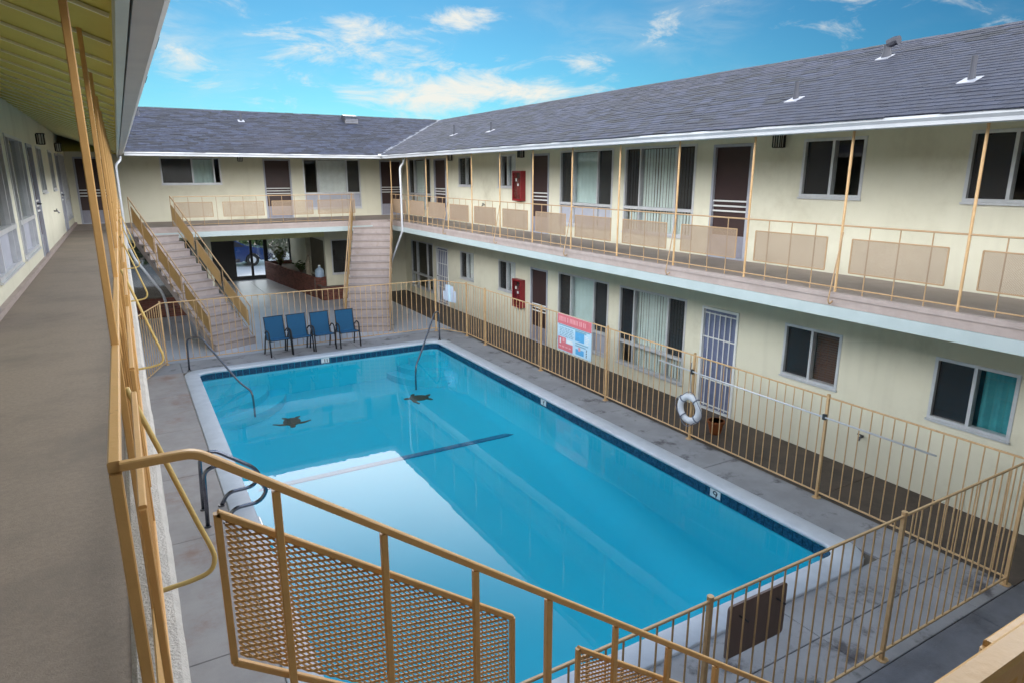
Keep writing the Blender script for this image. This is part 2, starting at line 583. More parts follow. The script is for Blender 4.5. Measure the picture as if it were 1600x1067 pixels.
deck = bpy.data.objects.new('pool_deck', None)
place(deck, None, Matrix.Identity(4))
deck['kind'] = 'structure'
yl = [3.9, 6.1, 8.55, 10.6, 12.75, 14.9, 16.75]
for a, b in zip(yl[:-1], yl[1:]):
    slab(XL, CX0, a, b, 'deck_stained', deck)
yr = [3.9, 6.8, 10.1, 13.5, 16.75]
for a, b in zip(yr[:-1], yr[1:]):
    slab(CX1, XF + .06, a, b, 'deck', deck)
xb = [XL, .776, 2.9, 5.05, 7.429, XF + .06]
for a, b in zip(xb[:-1], xb[1:]):
    slab(a, b, 16.75, 17.72, 'deck', deck)
xn = [XL, 1.6, 3.6, 5.55, 7.429, XF + .06]
for a, b in zip(xn[:-1], xn[1:]):
    slab(a, b, 3.36, 3.9, 'deck', deck)
    slab(a, b, 2.8, 3.36, 'deck', deck)
court = bpy.data.objects.new('courtyard_pavement', None)
place(court, None, Matrix.Identity(4))
court['kind'] = 'structure'
for x0, x1 in ((XL, 1.4), (1.4, 4.0), (4.0, 6.6), (6.6, XF + .06)):
    for y0, y1 in ((17.72, 20.2), (20.2, 22.6), (22.6, YB)):
        slab(x0, x1, y0, y1, 'court_pale', court, -.002)
for x0, x1 in ((2.5, 4.45), (4.45, 6.4)):
    for y0, y1 in ((YB, 28), (28, 31.0)):
        slab(x0, x1, y0, y1, 'court_pale', court, -.002)
street = bpy.data.objects.new('driveway', None)
place(street, None, Matrix.Identity(4))
street['kind'] = 'structure'
for x0, x1 in ((-14, -5), (-5, 2), (2, 8), (8, 17), (17, 30)):
    slab(x0, x1, 31.0, 34.6, 'court_pale', street, -.002)
    slab(x0, x1, 34.6, 41, 'court_pale', street, -.004)
nearp = bpy.data.objects.new('entry_pavement', None)
place(nearp, None, Matrix.Identity(4))
nearp['kind'] = 'structure'
for x0, x1 in ((XL, 2.2), (2.2, 4.8), (4.8, 7.3), (7.3, XW)):
    slab(x0, x1, -1.3, 2.8, 'near_concrete', nearp, -.004)
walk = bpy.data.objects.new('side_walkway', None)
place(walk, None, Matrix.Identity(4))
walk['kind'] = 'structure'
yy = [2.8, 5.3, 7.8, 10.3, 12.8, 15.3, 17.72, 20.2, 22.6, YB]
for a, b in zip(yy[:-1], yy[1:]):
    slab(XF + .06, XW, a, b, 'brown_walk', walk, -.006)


# ================================================================== walls, windows, doors
class Frame:
    """a wall plane: s runs along it, d stands out of it"""
    def __init__(f, kind, c):
        f.kind, f.c = kind, c

    def p(f, s, d, z):
        return {'R': (f.c - d, s, z), 'L': (f.c + d, s, z), 'B': (s, f.c - d, z), 'N': (s, f.c + d, z)}[f.kind]

    def box(f, mb, s0, s1, d0, d1, z0, z1):
        a, b = f.p(s0, d0, z0), f.p(s1, d1, z1)
        return mb.box(a[0], b[0], a[1], b[1], a[2], b[2])


FR, FL, FBk = Frame('R', XW), Frame('L', XL), Frame('B', YB)


def wall(fr, s0, s1, z0, z1, openings, parent, mat='cream_wall', th=.16):
    mb = MB()
    S = sorted({s0, s1, *[o[0] for o in openings], *[o[1] for o in openings]})
    Z = sorted({z0, z1, *[o[2] for o in openings], *[o[3] for o in openings]})
    for a, b in zip(S[:-1], S[1:]):
        for c, d in zip(Z[:-1], Z[1:]):
            m, k = (a + b) / 2, (c + d) / 2
            if any(o[0] < m < o[1] and o[2] < k < o[3] for o in openings):
                continue
            mb.quad(fr.p(a, 0, c), fr.p(b, 0, c), fr.p(b, 0, d), fr.p(a, 0, d))
            mb.quad(fr.p(a, -th, c), fr.p(b, -th, c), fr.p(b, -th, d), fr.p(a, -th, d))
    for a, b, c, d in openings:
        for q in (((a, c), (b, c)), ((b, c), (b, d)), ((b, d), (a, d)), ((a, d), (a, c))):
            (sa, za), (sb, zb) = q
            mb.quad(fr.p(sa, 0, za), fr.p(sb, 0, zb), fr.p(sb, -th, zb), fr.p(sa, -th, za))
    for a, b in ((s0, s0), (s1, s1)):
        mb.quad(fr.p(a, 0, z0), fr.p(a, -th, z0), fr.p(a, -th, z1), fr.p(a, 0, z1))
    return obj('wall', mb, mat, parent)


def room(fr, s0, s1, z0, z1, depth, parent, pr=.165):
    mb = MB()
    a, b = fr.p(s0, -pr, z0), fr.p(s1, -depth, z1)
    P = [fr.p(s, -d, z) for s in (s0, s1) for d in (pr, depth) for z in (z0, z1)]
    # floor, ceiling, back, two ends; open towards the wall
    mb.add(P, [(0, 2, 6, 4), (1, 5, 7, 3), (2, 3, 7, 6), (0, 1, 3, 2), (4, 6, 7, 5)])
    return obj('interior_room', mb, 'interior', parent)


def blind(fr, s0, s1, z0, z1, d, mat, parent, kind):
    mb = MB()
    if kind == 'vertical':
        n = max(3, int((s1 - s0) / .085))
        for i in range(n):
            c = s0 + (i + .5) * (s1 - s0) / n
            tw = .010 + random.uniform(-.008, .008)
            mb.add([fr.p(c - .023, d - tw, z0), fr.p(c + .023, d + tw, z0), fr.p(c + .023, d + tw, z1), fr.p(c - .023, d - tw, z1),
                    fr.p(c - .023, d - tw - .003, z0), fr.p(c + .023, d + tw - .003, z0), fr.p(c + .023, d + tw - .003, z1), fr.p(c - .023, d - tw - .003, z1)],
                   [(0, 1, 2, 3), (7, 6, 5, 4), (0, 4, 5, 1), (1, 5, 6, 2), (2, 6, 7, 3), (3, 7, 4, 0)])
        nm = 'vertical_blind'
    elif kind == 'horizontal':
        n = int((z1 - z0) / .04)
        for i in range(n):
            z = z0 + (i + .5) * (z1 - z0) / n
            fr.box(mb, s0, s1, d - .014, d + .010, z - .012, z - .008)
            mb.quad(fr.p(s0, d + .010, z - .012), fr.p(s1, d + .010, z - .012), fr.p(s1, d - .012, z + .014), fr.p(s0, d - .012, z + .014))
        nm = 'horizontal_blind'
    else:
        n = max(8, int((s1 - s0) / .03))
        amp = .018 if kind == 'curtain' else .004
        cols = []
        for i in range(n + 1):
            s = s0 + (s1 - s0) * i / n
            dd = d + amp * math.sin(i * 1.25) + amp * .6 * math.sin(i * .47 + 1)
            cols.append((s, dd))
        for (sa, da), (sb, db) in zip(cols[:-1], cols[1:]):
            mb.quad(fr.p(sa, da, z0), fr.p(sb, db, z0), fr.p(sb, db, z1), fr.p(sa, da, z1))
            mb.quad(fr.p(sa, da - .006, z0), fr.p(sa, da - .006, z1), fr.p(sb, db - .006, z1), fr.p(sb, db - .006, z0))
        nm = 'curtain'
    return obj(nm, mb, mat, parent)


def pane_at(fr, s0, s1, z0, z1, d, parent, mat='glass', name='pane'):
    mb = MB()
    fr.box(mb, s0, s1, d - .003, d + .003, z0, z1)
    return obj(name, mb, mat, parent)


def window(fr, s0, s1, z0, z1, parent, cells, transom=None, hang=(), sill=True, low='panel_lavender'):
    """cells: list of (fraction start, fraction end, 'glass'|'screen'|material) upper lights; transom: height of the cross bar;
    hang: list of (frac0, frac1, z0, z1, material, kind) behind the glass"""
    mb = MB()
    f = .045
    d0, d1 = -.10, .012
    fr.box(mb, s0, s0 + f, d0, d1, z0, z1)
    fr.box(mb, s1 - f, s1, d0, d1, z0, z1)
    fr.box(mb, s0 + f, s1 - f, d0, d1, z1 - f, z1)
    fr.box(mb, s0 + f, s1 - f, d0, d1, z0, z0 + f)
    W = s1 - s0
    zt = transom if transom else z0 + f
    for k, (a, b, kind) in enumerate(cells):
        if k:
            c = s0 + a * W
            fr.box(mb, c - .022, c + .022, d0 + .01, d1 - .004, zt, z1 - f)
            if transom and 0 < k < len(cells):
                fr.box(mb, c - .018, c + .018, d0 + .01, d1 - .006, z0 + f, zt - .03)
    if transom:
        fr.box(mb, s0 + f, s1 - f, d0, d1 + .012, zt - .03, zt + .03)
    if sill:
        fr.box(mb, s0 - .012, s1 + .012, -.01, .035, z0 - .03, z0 - .002)
    o = obj('window', mb, 'aluminium', parent)
    for a, b, kind in cells:
        sa, sb = s0 + a * W + (.046 if a == 0 else .023), s0 + b * W - (.046 if b == 1 else .023)
        if kind == 'glass':
            pane_at(fr, sa, sb, zt + (.03 if transom else 0), z1 - f, -.05, o)
        else:
            pane_at(fr, sa, sb, zt + (.03 if transom else 0), z1 - f, -.045, o, 'screen_dark' if kind == 'screen' else kind, 'insect_screen')
        if transom:
            pane_at(fr, sa, sb, z0 + f, zt - .03, -.05, o, 'glass' if low == 'glass' else low, 'lower_pane')
    for a, b, h0, h1, m, kind in hang:
        blind(fr, s0 + a * W + .03, s0 + b * W - .03, h0, h1, -.112, m, o, kind)
    return o


def door(fr, s0, s1, z0, parent, h=2.04, hinge=0, style='screen'):
    mb = MB()
    f = .05
    fr.box(mb, s0, s0 + f, -.12, .02, z0, z0 + h)
    fr.box(mb, s1 - f, s1, -.12, .02, z0, z0 + h)
    fr.box(mb, s0 + f, s1 - f, -.12, .02, z0 + h - f, z0 + h)
    fr.box(mb, s0 + f, s1 - f, -.12, .03, z0, z0 + .025)
    o = obj('door', mb, 'panel_lavender' if style == 'screen' else 'white_trim', parent)
    a, b = s0 + f + .004, s1 - f - .004
    mb = MB()
    fr.box(mb, a, b, -.075, -.035, z0 + .03, z0 + h - f - .004)
    obj('door_leaf', mb, 'maroon_door' if style == 'screen' else 'blue_steel', o)
    if style == 'screen':
        mb = MB()
        fr.box(mb, a, b, -.033, -.020, z0 + .03, z0 + .42)
        obj('kick_panel', mb, 'door_grey', o)
        for zz in (.86, .95, 1.04):
            mb = MB()
            fr.box(mb, a, b, -.033, -.008, z0 + zz - .014, z0 + zz + .014)
            obj('push_bar', mb, 'white_trim', o)
    else:
        n = 6
        for i in range(1, n):
            c = a + (b - a) * i / n
            mb = MB()
            mb.tube([fr.p(c, .0, z0 + .06), fr.p(c, .0, z0 + h - .1)], .011, 6)
            obj('security_bar', mb, 'white_trim', o)
        for zz in (.10, .62, 1.0, 1.45, 1.92):
            mb = MB()
            fr.box(mb, a, b, -.012, .006, z0 + zz - .011, z0 + zz + .011)
            obj('cross_bar', mb, 'white_trim', o)
    s = b - .07 if hinge == 0 else a + .07
    mb = MB()
    mb.tube([fr.p(s, -.04, z0 + .98), fr.p(s, .03, z0 + .98)], .014, 8)
    mb.tube([fr.p(s - .05, .03, z0 + .98), fr.p(s + .05, .03, z0 + .98)], .010, 8)
    obj('handle', mb, 'steel_dark', o)
    return o


# openings common to the two long wings (y ranges measured along the wall)
LAY = [('big', 22.15, 24.25), ('door', 20.85, 21.85), ('small', 18.9, 19.88), ('small', 16.25, 17.25), ('door', 14.55, 15.41),
       ('big', 11.96, 14.05), ('big', 9.46, 11.56), ('door', 8.13, 9.03), ('small', 6.08, 7.14), ('small', 3.63, 4.67), ('door', 1.45, 2.35)]


def spans(z):
    r = []
    for k, a, b in LAY:
        r.append((a, b, z + {'big': .3, 'door': 0.0, 'small': 1.16}[k], z + {'big': 2.08, 'door': 2.04, 'small': 2.06}[k]))
    return r


def fit_out(fr, z, parent, styles):
    for i, (k, a, b) in enumerate(LAY):
        st = styles.get(i, {})
        if k == 'door':
            door(fr, a, b, z, parent, hinge=st.get('hinge', 0), style=st.get('style', 'screen'))
        elif k == 'big':
            W = b - a
            window(fr, a, b, z + .3, z + 2.08, parent, st.get('cells', [(0, .26, 'screen'), (.26, .74, 'glass'), (.74, 1, 'screen')]), z + .82,
                   [(h[0], h[1], z + h[2], z + h[3], h[4], h[5]) for h in st.get('hang', [])], low=st.get('low', 'glass'))
        else:
            window(fr, a, b, z + 1.16, z + 2.06, parent, st.get('cells', [(0, .5, 'glass'), (.5, 1, 'screen')]), None,
                   [(h[0], h[1], z + h[2], z + h[3], h[4], h[5]) for h in st.get('hang', [])])


def sloped_soffit(fr, s0, s1, d_eave, z_eave, d_in, slope, parent, mat):
    mb = MB()
    zi = z_eave + (d_eave - d_in) * slope
    mb.quad(fr.p(s0, d_eave, z_eave), fr.p(s1, d_eave, z_eave), fr.p(s1, d_in, zi), fr.p(s0, d_in, zi))
    return obj('soffit', mb, mat, parent)


# ------------------------------------------------------------------ right wing
rb = thing('apartment_wing', 'two-storey cream wing along the right side of the pool under a grey shingle roof', 'building', (XW + 2, 11, 0))
wall(FR, -1.5, YB, -.02, FB + .12, spans(0), rb)
wall(FR, -1.5, YB, ZW - .02, 5.86, spans(ZW), rb)
room(FR, -1.5, YB + 2.2, .0, 2.6, 4.0, rb)
room(FR, -1.5, YB + 2.2, 3.0, 5.6, 4.0, rb)
fit_out(FR, ZW, rb, {
    0: dict(hang=[(.26, .8, .32, 2.0, 'blind_green', 'vertical')]),
    1: dict(hinge=1),
    2: dict(cells=[(0, .45, 'glass'), (.45, 1, 'screen')]),
    3: dict(cells=[(0, .45, 'glass'), (.45, .8, 'glass'), (.8, 1, 'screen')], hang=[(0, .45, 1.18, 2.02, 'blind_white', 'sheet')]),
    5: dict(hang=[(.0, .98, .32, 2.02, 'sheet_pale', 'sheet')], low='panel_lavender', cells=[(0, .27, 'screen'), (.27, .73, 'glass'), (.73, 1, 'screen')]),
    6: dict(hang=[(.0, .98, .32, 2.02, 'blind_green', 'vertical')], cells=[(0, .25, 'screen'), (.25, .76, 'glass'), (.76, 1, 'screen')]),
    7: dict(hinge=1),
    8: dict(cells=[(0, .5, 'glass'), (.5, 1, 'screen')]),
    9: dict(cells=[(0, .5, 'glass'), (.5, 1, 'screen')]),
})
fit_out(FR, 0.0, rb, {
    0: dict(cells=[(0, .26, 'screen'), (.26, .74, 'glass'), (.74, 1, 'screen')]),
    1: dict(style='bars'),
    2: dict(hang=[(0, .5, 1.18, 2.02, 'blind_white', 'sheet')]),
    3: dict(hang=[(0, .5, 1.18, 2.02, 'blind_white', 'sheet')]),
    5: dict(hang=[(.0, .98, .32, 2.02, 'sheet_pale', 'sheet')], low='panel_lavender', cells=[(0, .27, 'screen'), (.27, .73, 'glass'), (.73, 1, 'screen')]),
    6: dict(hang=[(.0, .80, .32, 2.02, 'blind_green', 'vertical')], cells=[(0, .25, 'screen'), (.25, .76, 'glass'), (.76, 1, 'screen')]),
    7: dict(style='bars', hinge=1),
    8: dict(hang=[(0, .5, 1.18, 2.02, 'blind_brown', 'horizontal')]),
    9: dict(hang=[(0, .46, 1.18, 2.02, 'curtain_teal', 'curtain')]),
})
mb = MB(); mb.box(XE, XW + .3, -1.5, YE, FB + .01, ZW)
obj('walkway_slab', mb, 'walk_floor_pale', rb)
mb = MB(); mb.box(XE - .02, XE - .002, -1.5, YE - .002, FT, ZW - .05); mb.box(XE - .035, XE + .06, -1.5, YE, ZW - .05, ZW + .012)
obj('slab_nosing', mb, 'slab_edge', rb)
mb = MB(); mb.box(XE - .045, XE - .003, -1.5, YE - .003, FB, FT - .003)
obj('fascia', mb, 'mint_trim', rb)
mb = MB(); mb.box(XE, XW, -1.5, YB, FB - .012, FB + .004)
obj('soffit', mb, 'soffit_light', rb)
sloped_soffit(FR, -1.5, YB, XW - XG - .15, ZG - .02, -.02, .36, rb, 'soffit_light')


# ------------------------------------------------------------------ roofs
def gutter(fr_pts, out, parent, mat='gutter_white', lip=None):
    """K-style gutter between two points; out = horizontal unit vector away from the roof"""
    (x0, y0), (x1, y1) = fr_pts
    prof = [(-.13, ZG - .015), (-.13, ZG - .105), (-.045, ZG - .105), (-.035, ZG - .065), (0, ZG - .03), (0, ZG), (-.012, ZG), (-.012, ZG - .025), (-.05, ZG - .06), (-.055, ZG - .095), (-.118, ZG - .095), (-.118, ZG - .015)]
    mb = MB()
    n = len(prof)
    vs = []
    for (x, y) in ((x0, y0), (x1, y1)):
        vs += [(x + out[0] * d, y + out[1] * d, z) for d, z in prof]
    mb.add(vs, [(i, (i + 1) % n, (i + 1) % n + n, i + n) for i in range(n)])
    return obj('gutter', mb, mat, parent)


def shingles(eave0, along, upv, ncol_len, nrow, clip, parent, mat='shingle', tabw=.30, exp_=.142, singles=None):
    """courses of tabs on a roof plane. singles: set of (row, col) chosen to be their own objects"""
    eave0, along, upv = Vector(eave0), Vector(along), Vector(upv)
    nrmv = along.cross(upv).normalized()
    if nrmv.z < 0:
        nrmv = -nrmv
    mb = MB()
    ncol = int(ncol_len / tabw) + 2
    cnt = 0
    one = MB()
    w, L, th = tabw - .006, exp_ + .05, .009
    base = [along * 0, along * w, along * w + upv * L, upv * L]
    vs = [base[0] + nrmv * (.010), base[1] + nrmv * (.010), base[2] + nrmv * .003, base[3] + nrmv * .003]
    lo = [b - nrmv * .002 for b in base]
    one.add(vs + lo, [(0, 1, 2, 3), (4, 5, 1, 0), (5, 6, 2, 1), (7, 4, 0, 3)])
    me = one.mesh('shingle', mat)
    for r in range(nrow):
        off = (r % 3) * tabw / 3 + random.uniform(-.01, .01)
        for c in range(-1, ncol):
            s = c * tabw + off
            p = eave0 + along * s + upv * (r * exp_ + random.uniform(-.016, .016))
            q = p + along * w * .5 + upv * exp_ * .5
            if not clip(q):
                continue
            if singles and cnt < 300 and singles(q):
                obj('shingle', me, None, parent, loc=p)
                cnt += 1
                continue
            lift = random.uniform(0, .004)
            o_ = len(mb.v)
            mb.v += [tuple(p + x + nrmv * lift) for x in vs + lo]
            mb.f += [(o_, o_ + 1, o_ + 2, o_ + 3), (o_ + 4, o_ + 5, o_ + 1, o_), (o_ + 5, o_ + 6, o_ + 2, o_ + 1), (o_ + 7, o_ + 4, o_, o_ + 3)]
    o = obj('shingle_field', mb, mat, parent)
    o['kind'] = 'stuff'
    return o


def vent_pipe(parent, base, h, r=.035, hood=False, out=(-1, 0)):
    x, y, z = base
    up = Vector((SL * -out[0], SL * -out[1], 0))
    mb = MB()
    mb.tube([(x, y, z - .05), (x, y, z + h)], r, 10)
    mb.tube([(x, y, z - .02), (x, y, z + .12)], [r * 1.5, r * 1.05], 10)
    if hood:
        mb.tube([(x, y, z + h), (x + .02, y - .10, z + h + .04), (x + .02, y - .16, z + h + .04)], r * 1.25, 10)
    o = obj('vent_pipe', mb, 'vent_dark', parent)
    mb = MB()
    a = .10
    pts = []
    for dx, dy in ((-a * 1.3, -a), (a * .7, -a), (a * .7, a), (-a * 1.3, a)) if out[0] else ((-a, -a * 1.3), (a, -a * 1.3), (a, a * .7), (-a, a * .7)):
        zz = z + dx * SL if out[0] else z + dy * SL
        pts.append((x + dx, y + dy, zz + .03))
    mb.add(pts + [(p[0], p[1], p[2] - .02) for p in pts], [(0, 1, 2, 3), (0, 4, 5, 1), (1, 5, 6, 2), (2, 6, 7, 3), (3, 7, 4, 0)])
    # flashing is a child of the roof as well: the pipe pokes through it
    obj('flashing', mb, 'lead_white', parent)
    return o


ul = math.hypot(1, SL)
# right roof
mb = MB()
XR2 = 2 * XRI - XG
mb.add([(XG + .02, -2.5, ZG), (XG + .02, YG, ZG), (XRI, YRI, ZRI), (XRI, -2.5, ZRI), (XR2, -2.5, ZG), (XR2, YRI + 4, ZG), (XRI, YRI + 4, ZRI)],
       [(0, 1, 2, 3), (3, 2, 6, 5, 4)])
rr_ = obj('roof', mb, 'roof_deck', rb)
shingles((XG - .02, -2.5, ZG + .004), (0, 1, 0), (1 / ul, 0, SL / ul), YRI + 2.6, 30, lambda q: -2.4 < q.y < YG + (q.x - XG) + .12 and q.x < XRI + .06, rr_,
         singles=lambda q: 3.2 < q.y < 6.9 and q.x < 11)
mb = MB()
for i in range(int((YRI + 2.4) / .3)):
    y = -2.4 + i * .3
    mb.add([(XRI - .16, y, ZRI - .045), (XRI, y, ZRI + .02), (XRI + .16, y, ZRI - .045), (XRI - .16, y + .33, ZRI - .055), (XRI, y + .33, ZRI + .01), (XRI + .16, y + .33, ZRI - .055)],
           [(0, 3, 4, 1), (1, 4, 5, 2)])
o = obj('ridge_cap', mb, 'shingle', rr_); o['kind'] = 'stuff'
for (x, y, z, h_, hood) in [(8.8, 6.79, 5.57, .26, False), (10.66, 6.64, 6.28, .20, True), (8.81, 4.41, 5.57, .28, False), (9.08, 19.11, 5.68, .3, False), (9.03, 16.64, 5.66, .24, False)]:
    vent_pipe(rr_, (x, y, z), h_, .055 if hood else .032, hood)
gutter(((XG, -2.5), (XG, YG - .01)), (-1, 0), rb)
mb = MB(); mb.box(XG + .131, XG + .155, -2.5, YG, ZG - .112, ZG - .02)
obj('fascia', mb, 'white_trim', rb)

# ------------------------------------------------------------------ back wing
bb = thing('apartment_wing', 'two-storey cream wing at the far end with an open entry passage below', 'building', (4, YB + 2, 0))
bo = [(1.24, 3.07, ZW + 1.2, ZW + 2.06), (4.44, 5.37, ZW, ZW + 2.04), (5.8, 7.9, ZW + .3, ZW + 2.06), (8.66, 9.53, ZW, ZW + 2.04), (-1.13, -.2, ZW, ZW + 2.04)]
wall(FBk, XL - .0, XW, ZW - .02, 6.25, bo, bb)
room(FBk, XL, XW, ZW, 5.6, 3.4, bb)
window(FBk, 1.24, 3.07, ZW + 1.2, ZW + 2.06, bb, [(0, .52, 'screen'), (.52, .88, 'glass'), (.88, 1, 'glass')], None, [(.5, .9, ZW + 1.22, ZW + 2.0, 'sheet_pale', 'curtain')])
door(FBk, 4.44, 5.37, ZW, bb)
window(FBk, 5.8, 7.9, ZW + .3, ZW + 2.06, bb, [(0, .25, 'glass'), (.25, .755, 'glass'), (.755, 1, 'screen')], ZW + .85,
       [(.22, .78, ZW + .32, ZW + 2.0, 'blind_white', 'sheet')], low='panel_lavender')
door(FBk, 8.66, 9.53, ZW, bb)
door(FBk, -1.13, -.2, ZW, bb)
# ground floor: side walls, header over the passage, shop-front end
lo = [(6.62, 7.95, .85, 2.15)]
wall(FBk, 6.4, XW, -.02, FB + .05, lo, bb)
room(FBk, 6.58, XW, 0, 2.6, 3.0, bb)
window(FBk, 6.62, 7.95, .85, 2.15, bb, [(0, .5, 'screen'), (.5, 1, 'glass')], None, [])
mb = MB(); mb.box(2.5, 6.4, YB, YB + .2, 2.27, FB + .05)
obj('header', mb, 'soffit_light', bb)
mb = MB(); mb.box(XL, -.5, YB, YB + .16, 0, 2.7); mb.box(2.3, 2.5, YB, YB + .16, 0, 2.7); mb.box(-.5, 2.3, YB, YB + .16, 2.35, 2.7)
obj('wall', mb, 'cream_wall', bb)
mb = MB(); mb.box(-.5, 2.3, YB + .05, YB + .09, 0, 2.35)
obj('shade_sheet', mb, 'screen_dark', bb)  # dark sheet stands in for the deep shade behind the stair
mb = MB(); mb.box(2.34, 2.5, YB + .16, 31.0, 0, 2.7)
obj('wall', mb, 'cream_wall', bb)
# right flank of the passage with a recessed mail alcove
mb = MB()
mb.box(6.4, 6.56, 28.0, 31.0, 0, 2.7); mb.box(6.4, 6.56, YB + .17, 28.0, 0, .6); mb.box(6.4, 6.56, YB + .17, 28.0, 2.1, 2.7); mb.box(6.4, 6.56, YB + .17, 25.15, .6, 2.1)
mb.box(6.56, 7.5, 28.0, 28.1, .5, 2.2); mb.box(7.4, 7.5, YB + .2, 28.0, .5, 2.2)
obj('wall', mb, 'cream_wall', bb)
for i, (y0, y1, z0, z1) in enumerate([(25.3, 26.0, .62, 1.35), (26.1, 27.1, .62, 1.3), (27.15, 27.8, .62, 1.5)]):
    mb = MB(); mb.box(7.0, 7.38, y0, y1, z0, z1)
    o = obj('letter_box', mb, 'mail_brown', bb)
    for k in range(3):
        mb = MB(); mb.box(6.985, 6.998, y0 + .04, y1 - .04, z0 + .06 + k * .2, z0 + .21 + k * .2)
        obj('letter_flap', mb, 'wood_brown', o)
mb = MB(); mb.box(XL, XW + 3, YE + .0, 31.4, FB + .012, ZW - .03)
obj('walkway_slab', mb, 'soffit_light', bb)
mb = MB(); mb.box(XL, XW, YE, YB, ZW - .028, ZW + .002)
obj('walkway_floor', mb, 'walk_floor_pale', bb)
mb = MB(); mb.box(XEL, XE, YE - .045, YE - .003, FB, FT)
obj('fascia', mb, 'mint_trim', bb)
mb = MB(); mb.box(XEL, XE - .04, YE - .035, YE + .06, ZW - .05, ZW + .012); mb.box(XEL, XE - .03, YE - .02, YE - .002, FT + .003, ZW - .05)
obj('slab_nosing', mb, 'slab_edge', bb)
mb = MB()
YR2 = 2 * YRI - YG
XRIL = XGL - (XRI - XG)
mb.add([(XGL, YG + .02, ZG), (XG, YG + .02, ZG), (XRI, YRI, ZRI), (XRIL, YRI, ZRI), (XRIL, YR2, ZG), (XRI, YR2, ZG)], [(0, 1, 2, 3), (3, 2, 5, 4)])
br_ = obj('roof', mb, 'roof_deck', bb)
shingles((XGL - 4.2, YG - .02, ZG + .004), (1, 0, 0), (0, 1 / ul, SL / ul), 16.5, 30,
         lambda q: q.y < YRI + .05 and XGL - (q.y - YG) - .15 < q.x < XG + (q.y - YG) + .0, br_)
mb = MB()
for i in range(int((XRI - XRIL) / .3)):
    x = XRIL + i * .3
    mb.add([(x, YRI - .16, ZRI - .045), (x, YRI, ZRI + .02), (x, YRI + .16, ZRI - .045), (x + .33, YRI - .16, ZRI - .055), (x + .33, YRI, ZRI + .01), (x + .33, YRI + .16, ZRI - .055)],
           [(0, 3, 4, 1), (1, 4, 5, 2)])
o = obj('ridge_cap', mb, 'shingle', br_); o['kind'] = 'stuff'
mb = MB()
n = 24
for i in range(n):      # valley strip
    a, b = i / n, (i + 1) / n
    p = Vector((XG + (XRI - XG) * a, YG + (YRI - YG) * a, ZG + (ZRI - ZG) * a + .022))
    q = Vector((XG + (XRI - XG) * b, YG + (YRI - YG) * b, ZG + (ZRI - ZG) * b + .022))
    mb.add([p + Vector((-.06, .06, .02)), p + Vector((.06, -.06, .02)), q + Vector((.06, -.06, .02)), q + Vector((-.06, .06, .02)), p, q], [(0, 4, 5, 3), (4, 1, 2, 5)])
obj('valley_flashing', mb, 'vent_metal', br_)
vent_pipe(br_, (3.84, 24.75, 6.25), .28, .035, False, (0, -1))
vent_pipe(br_, (.75, 25.0, 6.34), .22, .10, False, (0, -1))
mb = MB()
mb.prism([(25.0, 6.30), (25.45, 6.46), (25.45, 6.56), (25.32, 6.66), (25.02, 6.60), (24.92, 6.48), (24.9, 6.33)], 7.45, 7.93, 'x')
o = obj('box_vent', mb, 'steel_dark', br_)
for k in range(3):
    mb = MB(); mb.box(7.47, 7.91, 24.87, 24.90, 6.35 + k * .055, 6.375 + k * .055)
    obj('louvre', mb, 'vent_metal', br_)
gutter(((XGL, YG), (XG, YG)), (0, -1), bb)
mb = MB(); mb.box(XGL, XG + .15, YG + .131, YG + .155, ZG - .112, ZG - .02)
obj('fascia', mb, 'white_trim', bb)
sloped_soffit(FBk, XL, XW, YB - YG - .15, ZG - .02, -.02, .36, bb, 'soffit_light')
mb = MB(); mb.box(XG - .09, XG + .05, YG - .05, YG + .09, ZG - .03, ZG + .035)
obj('gutter_corner', mb, 'white_trim', bb)

# ------------------------------------------------------------------ left wing
lb = thing('apartment_wing', 'two-storey cream wing with a shaded upper walkway along the left edge', 'building', (XL - 2, 11, 0))
wall(FL, -1.3, YB, ZW - .02, 5.66, spans(ZW), lb)
wall(FL, -1.3, YB, -.02, FB + .05, [], lb)
room(FL, -1.3, YB, ZW, 5.5, 3.5, lb)
fit_out(FL, ZW, lb, {
    0: dict(hang=[(.0, .8, .32, 2.0, 'blind_white', 'vertical')], low='panel_lavender'),
    5: dict(hang=[(.1, .8, .32, 2.0, 'blind_green', 'vertical')], low='panel_lavender', cells=[(0, .2, 'screen'), (.2, .78, 'glass'), (.78, 1, 'screen')]),
    6: dict(hang=[(.0, .7, .32, 2.0, 'blind_white', 'vertical')], low='panel_lavender', cells=[(0, .25, 'glass'), (.25, .8, 'glass'), (.8, 1, 'screen')]),
})
mb = MB(); mb.box(XL, XEL - .15, -1.3, YB, FB + .02, ZW)
obj('walkway_slab', mb, 'walk_floor', lb)
mb = MB(); mb.box(XL + .002, XL + .06, -1.3, YB, ZW + .001, ZW + .07)
obj('base_cove', mb, 'slab_edge', lb)
# rough stucco kerb along the open edge
mb = MB()
yy0 = -.2
prof = [(-.15, FB), (-.15, ZW + .001), (-.135, ZW + .012), (-.05, ZW + .018), (-.012, ZW + .01), (.006, ZW - .015), (.006, FB)]
n = len(prof); K = 150
vs = []
for k in range(K + 1):
    y = yy0 + (YE - yy0) * k / K
    j = random.uniform(-.004, .004)
    vs += [(XEL - .006 + a + (j if a > -.05 else 0), y, b) for a, b in prof]
mb.add(vs, [(k * n + i, k * n + (i + 1) % n, (k + 1) * n + (i + 1) % n, (k + 1) * n + i) for k in range(K) for i in range(n)])
obj('stucco_kerb', mb, 'stucco_edge', lb)
sl_ = .345
mb = MB()
z_in = ZG - .02 + (XGL - .18 - XL + .02) * sl_
mb.quad((XGL - .18, -1.5, ZG - .02), (XGL - .18, YB, ZG - .02), (XL - .02, YB, z_in), (XL - .02, -1.5, z_in))
obj('soffit', mb, 'soffit', lb)
